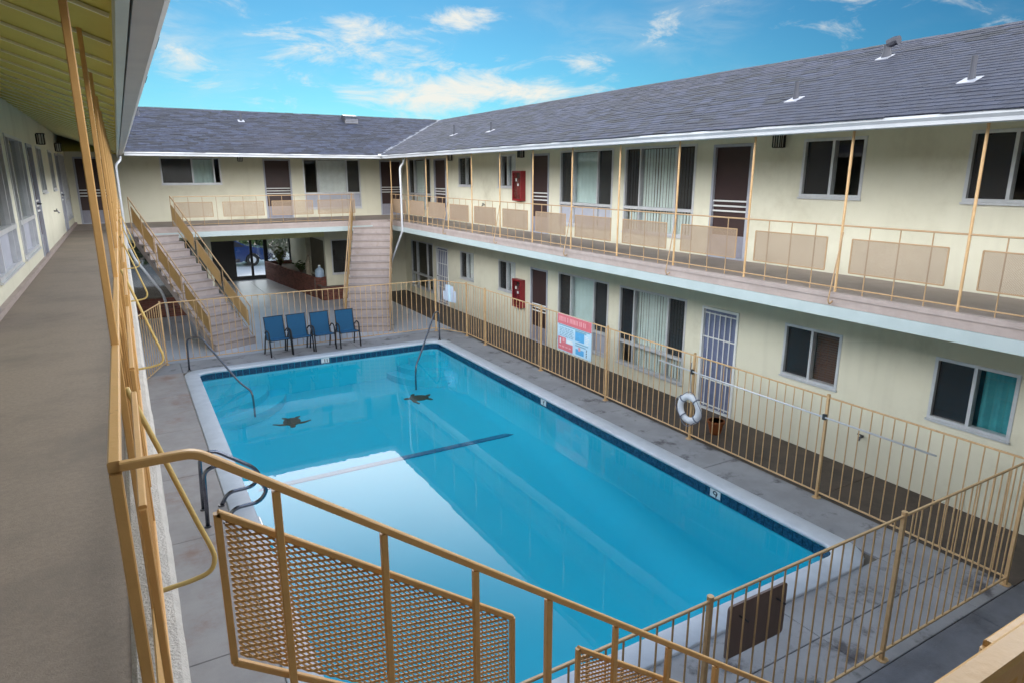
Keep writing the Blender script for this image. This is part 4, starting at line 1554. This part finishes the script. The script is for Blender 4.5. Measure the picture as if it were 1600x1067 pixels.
mb = MB(); mb.tube(fillet([(PX0 + .02, 8.88, -.25), (PX0 + .10, 8.88, -.27), (PX0 + .10, 9.25, -.27), (PX0 + .02, 9.25, -.25)], .04), .018, 8)
obj('rung', mb, 'steel', ld)

# life ring and reach pole on the long fence
lr = thing('life_ring', 'white life ring hanging on the long fence beside the barred door', 'life ring', (8.09, 7.77, .59))
mb = MB()
Rm, rm = .215, .062
nu, nv = 28, 12
vs = []
for i in range(nu):
    a = 2 * math.pi * i / nu
    for j in range(nv):
        b = 2 * math.pi * j / nv
        rad = Rm + rm * math.cos(b)
        vs.append((8.085 + rm * .7 * math.sin(b), 7.77 + rad * math.cos(a), .585 + rad * math.sin(a)))
mb.add(vs, [(i * nv + j, ((i + 1) % nu) * nv + j, ((i + 1) % nu) * nv + (j + 1) % nv, i * nv + (j + 1) % nv) for i in range(nu) for j in range(nv)])
obj('ring', mb, 'ring_white', lr, True)
for k in range(4):
    a = R(40 + 90 * k)
    c = Vector((8.085, 7.77 + Rm * math.cos(a), .585 + Rm * math.sin(a)))
    rd = Vector((0, math.cos(a), math.sin(a)))
    pts = [c + rd * (rm + .006) * math.cos(b) + Vector((1, 0, 0)) * (rm * .75 + .006) * math.sin(b) for b in [2 * math.pi * j / 10 for j in range(11)]]
    mb = MB(); mb.tube(pts, .012, 5)
    obj('band', mb, 'rope', lr)
mb = MB()
pts = [(8.085 - .03, 7.77 + (Rm + rm + .012 + .03 * math.sin(4 * R(a) + 1)) * math.cos(R(a)), .585 + (Rm + rm + .012 + .03 * math.sin(4 * R(a) + 1)) * math.sin(R(a))) for a in range(0, 361, 10)]
mb.tube(pts, .006, 5)
obj('grab_line', mb, 'rope', lr)
mb = MB(); mb.tube([(8.13, 7.80, .86), (8.12, 7.83, 1.2), (8.10, 7.81, 1.40)], .007, 5)
obj('hanger', mb, 'rope', lr)
rp = thing('reach_pole', 'long thin steel reach pole fixed along the long fence', 'pole', (8.12, 6, 1.2))
mb = MB(); mb.tube([(8.115, 3.78, 1.23), (8.115, 8.62, 1.25)], .013, 8)
obj('shaft', mb, 'aluminium', rp, True)
for y in (5.28, 7.8):
    mb = MB(); mb.box(8.10, 8.15, y - .02, y + .02, 1.20, 1.28)
    obj('bracket', mb, 'steel_dark', rp)


# ------------------------------------------------------------------ signs
def plate(mb, x, y0, y1, z0, z1, k):
    mb.box(x - .0012 * k, x - .0012 * k + .0012, y0, y1, z0, z1)
    return mb


sg = thing('notice_board', 'red white and blue pool notice board on the long fence', 'sign', (8.12, 11.28, 1.1))
SY0, SY1, SZ0, SZ1 = 10.66, 11.90, .71, 1.53
mb = MB(); mb.box(8.118, 8.135, SY0, SY1, SZ0, SZ1)
obj('board', mb, 'ice_print', sg)
xf_ = 8.117


def pr(name, f0, f1, g0, g1, m, k=1):
    """print patch; f from the left as seen, g from the top"""
    mb = MB(); plate(mb, xf_, SY1 - (SY1 - SY0) * f1, SY1 - (SY1 - SY0) * f0, SZ1 - (SZ1 - SZ0) * g1, SZ1 - (SZ1 - SZ0) * g0, k)
    return obj(name, mb, m, sg)


pr('header', 0, 1, 0, .27, 'red_print')
x = .05
for w_, gp in ((.035, .01), (.035, .01), (.03, .01), (.035, .01), (.03, .035), (.045, .035), (.035, .01), (.035, .01), (.03, .01), (.035, .01), (.03, .01), (.035, .035), (.03, .01), (.035, .035), (.04, .01), (.035, .01)):
    if x + w_ > .96:
        break
    pr('letter_stroke', x, x + w_ * .75, .06 + .01 * random.random(), .19, 'pink_print', 2)
    x += w_ + gp
pr('text_panel', .03, .97, .28, .31, 'grey_print')
for r_ in range(6):
    g0 = .35 + r_ * .045
    x = .06
    while x < .47:
        w_ = random.uniform(.03, .11)
        pr('text_line', x, min(x + w_, .49), g0, g0 + .022, 'grey_print')
        x += w_ + .02
pr('picture', .54, .80, .36, .60, 'blue_print')
pr('picture', .54, .86, .32, .36, 'grey_print')
for r_ in range(5):
    g0 = .40 + r_ * .045
    pr('text_line', .83, .83 + random.uniform(.06, .13), g0, g0 + .02, 'white_print')
pr('warning_block', .02, .26, .62, .97, 'red_print')
pr('warning_block', .26, .47, .76, .97, 'red_print')
pr('warning_mark', .07, .11, .66, .80, 'white_print', 2)
pr('warning_mark', .16, .22, .64, .74, 'pink_print', 2)
for i in range(4):
    pr('text_line', .05 + i * .1, .12 + i * .1, .85, .89, 'pink_print', 2)
pr('text_panel', .28, .47, .66, .74, 'white_print')
pr('text_line', .55, .92, .64, .67, 'grey_print')
pr('text_line', .55, .85, .70, .73, 'grey_print')
pr('picture', .56, .80, .80, .95, 'blue_print')
pr('picture', .64, .70, .74, .84, 'pink_print', 2)
for i in range(5):
    pr('text_line', .86, .89, .74 + i * .045, .765 + i * .045, 'ink_dark')

ss = thing('notice_strips', 'small white notice strips tied to the fence near the far gate', 'sign', (8.0, 16.95, 1.1))
gd = Vector((XF - 7.67, 16.6 - YF, 0)).normalized()
gc = Vector((7.67, YF, 0)) + gd * .42
gn = Vector((gd.y, -gd.x, 0))
if gn.x > 0:
    gn = -gn
for i, (s_, w_, z0, z1, m) in enumerate([(-.17, .085, .99, 1.24, 'strip_paper'), (-.07, .10, .96, 1.43, 'strip_paper'), (.03, .09, .94, 1.43, 'ice_print'), (.13, .09, .93, 1.40, 'strip_paper'), (.235, .075, .93, 1.26, 'strip_paper')]):
    c = gc + gd * (s_ + .12) + gn * .02
    mb = MB(); mb.bar((c.x, c.y, z0), (c.x, c.y, z1), w_, .008, up=tuple(gn), ch=0)
    # thin board: width along the fence
    mb = MB()
    A = c - gd * w_ / 2; B = c + gd * w_ / 2
    t_ = gn * .006
    mb.add([(A.x, A.y, z0), (B.x, B.y, z0), (B.x, B.y, z1), (A.x, A.y, z1), (A.x + t_.x, A.y + t_.y, z0), (B.x + t_.x, B.y + t_.y, z0), (B.x + t_.x, B.y + t_.y, z1), (A.x + t_.x, A.y + t_.y, z1)],
           [(0, 1, 2, 3), (7, 6, 5, 4), (0, 4, 5, 1), (1, 5, 6, 2), (2, 6, 7, 3), (3, 7, 4, 0)])
    obj('strip', mb, m, ss)

bx = thing('sign_board', 'brown board seen from behind on the near fence', 'sign', (3.97, 2.96, 1.05))
mb = MB(); mb.prism(rrect(3.63, 4.30, .84, 1.31, .03, 3), 2.935, 2.955, 'y')
obj('board', mb, 'wood_brown', bx)
for x in (3.75, 4.18):
    mb = MB(); mb.tube([(x, 2.85, 1.2), (x, 2.94, 1.2)], .008, 6)
    obj('tie', mb, 'steel_dark', bx)


# ================================================================== wall fixtures
def lantern(fr, s, z, label):
    a = fr.p(s, 0, z)
    o = thing('wall_lantern', label, 'lamp', a, 'black wall lanterns')
    mb = MB(); fr.box(mb, s - .075, s + .075, 0, .02, z - .10, z + .10)
    obj('back_plate', mb, 'lantern_black', o)
    mb = MB(); fr.box(mb, s - .09, s + .09, .015, .16, z + .095, z + .115); fr.box(mb, s - .07, s + .07, .03, .14, z - .105, z - .09)
    obj('cap', mb, 'lantern_black', o)
    mb = MB(); fr.box(mb, s - .065, s + .065, .03, .13, z - .09, z + .095)
    obj('glass', mb, 'lantern_glass', o)
    for ds in (-.07, -.022, .022, .07):
        mb = MB(); fr.box(mb, s + ds - .008, s + ds + .008, .13, .146, z - .095, z + .1)
        obj('cage_bar', mb, 'lantern_black', o)
    for dd in (.04, .09):
        mb = MB(); fr.box(mb, s - .079, s - .066, dd, dd + .014, z - .095, z + .1); fr.box(mb, s + .066, s + .079, dd, dd + .014, z - .095, z + .1)
        obj('cage_bar', mb, 'lantern_black', o)
    return o


lantern(FR, 7.57, 5.04, 'black caged wall lantern to the left of the nearest right upper bedroom window')
lantern(FR, 15.85, 5.06, 'black caged wall lantern above the upper red extinguisher cabinet')
lantern(FR, 20.4, 5.06, 'black caged wall lantern beside the far right upper door')
lantern(FBk, 3.7, 5.05, 'black caged wall lantern on the far wall beside the wide window')
lantern(FL, 16.75, 5.20, 'nearer black caged wall lantern over the left walkway')
lantern(FL, 21.5, 5.20, 'farther black caged wall lantern over the left walkway')


def cabinet(z, label):
    o = thing('extinguisher_cabinet', label, 'cabinet', (XW, 15.95, z), 'red extinguisher cabinets')
    s0, s1 = 15.71, 16.19
    h = .80
    mb = MB(); fr = FR
    fr.box(mb, s0, s1, .001, .15, z, z + .05); fr.box(mb, s0, s1, .001, .15, z + h - .05, z + h); fr.box(mb, s0, s0 + .06, .001, .15, z + .05, z + h - .05); fr.box(mb, s1 - .06, s1, .001, .15, z + .05, z + h - .05)
    obj('box', mb, 'red_paint', o)
    mb = MB(); fr.box(mb, s0 + .06, s1 - .06, .001, .02, z + .05, z + h - .05)
    obj('back', mb, 'maroon_door', o)
    mb = MB(); fr.box(mb, s0 + .06, s1 - .06, .128, .132, z + .05, z + h - .05)
    obj('front_pane', mb, 'glass', o)
    mb = MB(); c = Vector(fr.p(15.95, .075, 0)); mb.tube([(c.x, c.y, z + .06), (c.x, c.y, z + .45), (c.x, c.y, z + .52), (c.x, c.y, z + .6)], [.055, .055, .03, .02], 12)
    obj('bottle', mb, 'red_paint', o, True)
    mb = MB(); fr.box(mb, 15.85, 15.93, .132, .136, z + .40, z + .46); fr.box(mb, 15.96, 16.02, .132, .136, z + .52, z + .60)
    obj('sticker', mb, 'white_print', o)
    return o


cabinet(3.81, 'red extinguisher cabinet on the upper right wall beside a maroon door')
cabinet(.83, 'red extinguisher cabinet on the lower right wall beside a maroon door')
for fr, s, z, lab in ((FR, 18.1, 3.62, 'small dark hose tap on the upper right wall between two windows'), (FL, 18.1, 3.72, 'small dark hose tap low on the left walkway wall'),
                      (FR, 5.55, .55, 'small dark outlet low on the lower right wall below the brown blind')):
    o = thing('wall_tap', lab, 'tap', fr.p(s, 0, z))
    mb = MB(); mb.tube([fr.p(s, 0, z), fr.p(s, .07, z), fr.p(s, .10, z - .05)], .018, 8)
    obj('spout', mb, 'steel_dark', o)
    mb = MB(); mb.tube([fr.p(s - .05, .06, z + .04), fr.p(s + .05, .06, z + .04)], .012, 6); mb.tube([fr.p(s, .06, z), fr.p(s, .06, z + .04)], .008, 6)
    obj('handle', mb, 'steel_dark', o)


# ================================================================== chairs
def make_chair(label):
    o = thing('patio_chair', label, 'chair', (0, 0, 0), 'blue sling chairs in a row')
    # sling profile, side view (y back, z up)
    prof = [(-.27, .415), (-.24, .43), (-.10, .41), (.0, .395), (.045, .415), (.07, .50), (.115, .76), (.145, .955)]
    pc = curve([(0, a, b) for a, b in prof], 4)
    mb = MB()
    w = .235
    vs = []
    for p in pc:
        vs += [(-w, p.y, p.z), (w, p.y, p.z), (w, p.y + .004, p.z - .006), (-w, p.y + .004, p.z - .006)]
    k_ = len(pc)
    mb.add(vs, [(i * 4 + j, i * 4 + (j + 1) % 4, (i + 1) * 4 + (j + 1) % 4, (i + 1) * 4 + j) for i in range(k_ - 1) for j in range(4)] + [(0, 3, 2, 1), ((k_ - 1) * 4, (k_ - 1) * 4 + 1, (k_ - 1) * 4 + 2, (k_ - 1) * 4 + 3)])
    obj('sling', mb, 'chair_blue', o)
    for m in (-1, 1):
        mb = MB(); mb.tube([(m * (w + .008), p.y, p.z - .004) for p in pc], .013, 6)
        obj('side_rail', mb, 'black_metal', o, True)
        mb = MB(); mb.tube(fillet([(m * .275, -.30, .0), (m * .272, -.255, .45), (m * .272, -.235, .64), (m * .272, -.04, .655), (m * .262, .06, .56), (m * .25, .09, .55)], .09, 5), .019, 7)
        obj('arm_and_front_leg', mb, 'black_metal', o, True)
        mb = MB(); mb.tube(fillet([(m * .25, .07, .52), (m * .265, .09, .40), (m * .27, .20, .0)], .08, 4), .018, 7)
        obj('rear_leg', mb, 'black_metal', o, True)
        mb = MB(); mb.tube([(m * .25, -.25, .41), (m * .262, .09, .40)], .010, 6)
        obj('seat_bar', mb, 'black_metal', o)
    for (y, z) in ((-.262, .405), (.035, .385), (.147, .958)):
        mb = MB(); mb.tube([(-.26, y, z), (.26, y, z)], .012, 6)
        obj('cross_tube', mb, 'black_metal', o)
    return o


CH = [(3.06, 17.37, 9, 'blue sling patio chair at the left end of the row by the fence'),
      (3.62, 17.38, 7, 'second blue sling patio chair from the left in the row'),
      (4.22, 17.38, 4, 'third blue sling patio chair from the left in the row'),
      (4.88, 17.34, 3, 'blue sling patio chair at the right end of the row beside the stair')]
proto = make_chair(CH[0][3])
kids = list(proto.children)
for i, (x, y, a, lab) in enumerate(CH):
    o = proto
    if i:
        o = proto.copy()
        col.objects.link(o)
        for k in kids:
            c = k.copy()
            col.objects.link(c)
            c.parent = o
        o['label'] = lab
    o.matrix_basis = Matrix.Translation((x, y, 0)) @ Matrix.Rotation(R(a), 4, 'Z')

# ================================================================== entry passage
gt = thing('entry_gate', 'black framed glass entry doors at the end of the passage', 'gate', (4.6, 31.0, 0))
mb = MB()
for x in (3.98, 4.70, 5.28):
    mb.box(x - .05, x + .05, 30.93, 31.02, 0, 2.6)
mb.box(4.03, 5.23, 30.935, 31.015, 0, .16); mb.box(4.03, 5.23, 30.935, 31.015, 2.15, 2.3)
obj('frame', mb, 'black_metal', gt)
for a, b in ((4.03, 4.65), (4.75, 5.23)):
    mb = MB(); mb.box(a, b, 30.97, 30.978, .16, 2.15)
    obj('pane', mb, 'glass', gt)
mb = MB(); mb.box(2.5, 3.93, 30.94, 31.01, 0, 2.7)
obj('solid_panel', mb, 'black_metal', gt)
lt = thing('lattice_screen', 'white diagonal lattice screen right of the entry doors', 'screen', (5.8, 31, 0))
mb = MB()
for x in (5.36, 6.36):
    mb.box(x - .03, x + .03, 30.96, 31.02, .7, 2.6)
mb.box(5.33, 6.39, 30.97, 31.01, .68, .74)
obj('frame', mb, 'black_metal', lt)
for sgn in (1, -1):
    for k in range(-12, 22):
        x0 = 5.38 + k * .13
        pts = []
        # clip a 45 degree strip to the opening
        z_lo, z_hi = .75, 2.6
        xa, xb_ = (x0, x0 + (z_hi - z_lo)) if sgn > 0 else (x0 + (z_hi - z_lo), x0)
        t0, t1 = 0.0, 1.0
        dx = xb_ - xa
        for lim, hi in ((5.39, False), (6.33, True)):
            tt = (lim - xa) / dx
            if (dx > 0) != hi:
                t0 = max(t0, tt)
            else:
                t1 = min(t1, tt)
        if t1 - t0 < .03:
            continue
        p = (xa + dx * t0, 30.985 + .008 * sgn, z_lo + (z_hi - z_lo) * t0)
        q_ = (xa + dx * t1, 30.985 + .008 * sgn, z_lo + (z_hi - z_lo) * t1)
        mb = MB(); mb.bar(p, q_, .008, .034, (0, 0, 1), 0)
        obj('slat', mb, 'white_trim', lt)


def brick_wall(parent, p, q, h, th=.11):
    """courses of bricks along p-q, as one joined part, over a mortar core"""
    p, q = Vector((*p, 0)), Vector((*q, 0))
    d = q - p; L = d.length; d.normalize(); nr = Vector((-d.y, d.x, 0))
    core = MB()
    P = [p - nr * (th / 2 - .008), q - nr * (th / 2 - .008), q + nr * (th / 2 - .008), p + nr * (th / 2 - .008)]
    core.add([(a.x, a.y, 0) for a in P] + [(a.x, a.y, h - .01) for a in P], [(4, 5, 6, 7), (0, 1, 5, 4), (1, 2, 6, 5), (2, 3, 7, 6), (3, 0, 4, 7)])
    obj('mortar_core', core, 'mortar', parent)
    mb = MB()
    r_ = 0
    z = .004
    while z + .06 < h + .03:
        x = -.1 if r_ % 2 else 0
        while x < L - .02:
            a, b = max(0, x), min(L, x + .19)
            if b - a > .03:
                c0, c1 = p + d * a, p + d * b
                t_ = th / 2 + random.uniform(-.004, .004)
                P = [c0 - nr * t_, c1 - nr * t_, c1 + nr * t_, c0 + nr * t_]
                mb.add([(k.x, k.y, z) for k in P] + [(k.x, k.y, z + .06) for k in P], [(4, 5, 6, 7), (0, 1, 5, 4), (1, 2, 6, 5), (2, 3, 7, 6), (3, 0, 4, 7)])
            x += .2
        r_ += 1
        z += .07
    o = obj('bricks', mb, 'brick', parent)
    o['kind'] = 'stuff'


p3 = thing('brick_planter', 'low dark brick planter wall behind the left far stair', 'planter', (.9, 24.2, 0))
brick_wall(p3, (-.6, 23.9), (2.2, 23.9), .6)
mb = MB(); mb.box(-.6, 2.2, 23.96, 24.85, .3, .5)
obj('soil', mb, 'earth', p3)
pl = thing('brick_planter', 'long low brick planter along the right side of the entry passage', 'planter', (5.8, 28, 0))
brick_wall(pl, (5.28, 30.85), (5.98, 25.0), .74)
brick_wall(pl, (5.28, 30.85), (6.38, 30.85), .74)
brick_wall(pl, (5.98, 25.0), (6.38, 25.0), .74)
mb = MB(); mb.add([(5.3, 30.8, .62), (6.38, 30.8, .62), (6.38, 25.05, .62), (6.0, 25.05, .62)], [(0, 3, 2, 1)])
obj('soil', mb, 'earth', pl)
p2 = thing('brick_planter', 'short red brick planter under the far ground floor window', 'planter', (6.9, 24.5, 0))
brick_wall(p2, (6.05, 24.25), (7.9, 24.25), .52)
brick_wall(p2, (6.05, 24.25), (6.05, 24.85), .52)
mb = MB(); mb.box(6.1, 7.9, 24.3, 24.88, .30, .42)
obj('soil', mb, 'earth', p2)


def plant(name, label, x, y, z, n_, h, spread, mat, group=None):
    o = thing(name, label, 'plant', (x, y, z), group)
    st = MB(); lf = MB()
    for i in range(n_):
        a = random.uniform(0, 2 * math.pi)
        r_ = random.uniform(.1, 1) * spread
        hh = h * random.uniform(.5, 1)
        tip = Vector((x + r_ * math.cos(a), y + r_ * math.sin(a), z + hh))
        mid = Vector((x + r_ * .35 * math.cos(a), y + r_ * .35 * math.sin(a), z + hh * .6))
        st.tube([(x, y, z), mid, tip], [.012, .009, .004], 5)
        for k in range(7):
            f_ = .35 + .65 * k / 6
            c = Vector((x, y, z)).lerp(mid, f_ * 2) if f_ < .5 else mid.lerp(tip, f_ * 2 - 1)
            b = random.uniform(0, 2 * math.pi)
            L_ = random.uniform(.10, .2)
            d_ = Vector((math.cos(b), math.sin(b), random.uniform(-.2, .6))).normalized()
            s_ = d_.orthogonal().normalized() * L_ * .22
            m_ = c + d_ * L_ * .5
            e_ = c + d_ * L_
            lf.add([c, m_ + s_, e_, m_ - s_, m_ + Vector((0, 0, .012))], [(0, 1, 4), (1, 2, 4), (2, 3, 4), (3, 0, 4)])
    obj('stems', st, 'bark', o)
    obj('leaves', lf, mat, o)
    return o


plant('leafy_shrub', 'yellow green leafy shrub at the far end of the long brick planter', 5.65, 29.6, .6, 26, .95, .42, 'leaf')
plant('leafy_shrub', 'dark small shrub midway along the long brick planter', 6.05, 27.6, .6, 14, .5, .35, 'leaf_dark')
so_ = thing('garden_ornament', 'pale upright stone ornament standing on the long brick planter', 'ornament', (6.05, 26.3, .62))
mb = MB(); mb.tube([(6.05, 26.3, .6), (6.05, 26.3, .7), (6.05, 26.3, .78), (6.05, 26.3, 1.05), (6.06, 26.3, 1.25), (6.07, 26.3, 1.36), (6.07, 26.3, 1.46)], [.13, .13, .09, .11, .08, .06, .03], 12)
obj('body', mb, 'stone_pale', so_, True)
jg = thing('water_jug', 'pale blue round water jug on the end of the brick planter', 'jug', (6.18, 25.15, .74))
mb = MB(); mb.tube([(6.18, 25.1, .74), (6.18, 25.1, .77), (6.18, 25.1, .98), (6.18, 25.1, 1.06), (6.18, 25.1, 1.10), (6.18, 25.1, 1.16)], [.15, .17, .17, .13, .05, .045], 16)
obj('bottle', mb, 'jug_blue', jg, True)
mb = MB(); mb.tube([(6.18, 25.1, 1.16), (6.18, 25.1, 1.20)], .05, 12)
obj('cap', mb, 'white_print', jg)
cp = thing('clay_pot', 'orange clay pot on the side walkway behind the life ring', 'pot', (8.75, 7.75, 0))
mb = MB(); mb.tube([(8.75, 7.75, 0), (8.75, 7.75, .02), (8.75, 7.75, .20), (8.75, 7.75, .21), (8.75, 7.75, .25), (8.75, 7.75, .25), (8.75, 7.75, .2)], [.09, .10, .14, .155, .155, .13, .12], 16)
obj('pot', mb, 'clay', cp)
mb = MB(); mb.tube([(8.75, 7.75, .17), (8.75, 7.75, .205)], .125, 14)
obj('soil', mb, 'earth', cp)

# ------------------------------------------------------------------ car outside the gate
car = thing('parked_car', 'blue car parked outside beyond the entry doors', 'car', (4.6, 36.4, 0))
cy0, cy1 = 35.55, 37.25
body = [(2.3, .35), (2.25, .62), (2.35, .86), (2.9, .95), (3.35, 1.38), (4.55, 1.42), (5.25, 1.0), (6.15, .86), (6.42, .68), (6.45, .40), (6.3, .30), (5.86, .28)]
arch = lambda cx: [(cx + .36 * math.cos(R(a)), .30 + .36 * math.sin(R(a))) for a in range(0, 181, 20)]
poly = body + arch(5.45) + [(4.9, .22), (3.7, .22)] + arch(3.2) + [(2.7, .30)]
mb = MB(); mb.prism(poly, cy0, cy1, 'y')
obj('body', mb, 'car_blue', car)
gl_ = [(3.02, .97), (3.42, 1.33), (4.52, 1.37), (5.12, 1.0)]
mb = MB(); mb.prism(gl_, cy0 - .008, cy0 - .002, 'y')
obj('side_window', mb, 'car_dark', car)
mb = MB(); mb.box(3.62, 4.83, cy0 - .02, cy0 - .004, .24, .40)
obj('sill', mb, 'car_dark', car)
for cx in (3.2, 5.45):
    for yy_, sg_ in ((cy0, -1), (cy1, 1)):
        mb = MB(); mb.tube([(cx, yy_ + sg_ * -.18, .31), (cx, yy_ + sg_ * .01, .31)], .31, 20)
        o = obj('wheel', mb, 'tyre', car)
        mb = MB(); mb.tube([(cx, yy_ + sg_ * .012, .31), (cx, yy_ + sg_ * .022, .31)], [.165, .14], 18)
        obj('hub_cap', mb, 'aluminium', o)
mb = MB(); mb.prism([(6.28, .62), (6.43, .60), (6.40, .74), (6.2, .80)], cy0 - .006, cy0 + .3, 'y')
obj('headlight', mb, 'white_print', car)
# hedge across the street
hd = thing('hedge', 'dark green hedge beyond the parked car', 'hedge', (3, 39, 0))
lf = MB()
for i in range(5200):
    x = random.uniform(-8, 14); y = random.gauss(39, .35); z = abs(random.gauss(0, 1)) * .9 + random.uniform(0, 1.1)
    if z > 2.6:
        continue
    a = Vector((random.gauss(0, 1), random.gauss(0, 1), random.gauss(0, 1))).normalized() * .17
    b = a.orthogonal().normalized() * .10
    c = Vector((x, y, z))
    lf.add([c - a, c + b, c + a, c - b], [(0, 1, 2, 3)])
obj('leaves', lf, 'leaf_dark', hd)
mb = MB()
for i in range(12):
    x = -7.5 + i * 1.9
    mb.tube([(x, 39, -.03), (x + .1, 39, .9), (x - .1, 39.1, 1.9)], [.07, .05, .02], 6)
obj('stems', mb, 'bark', hd)
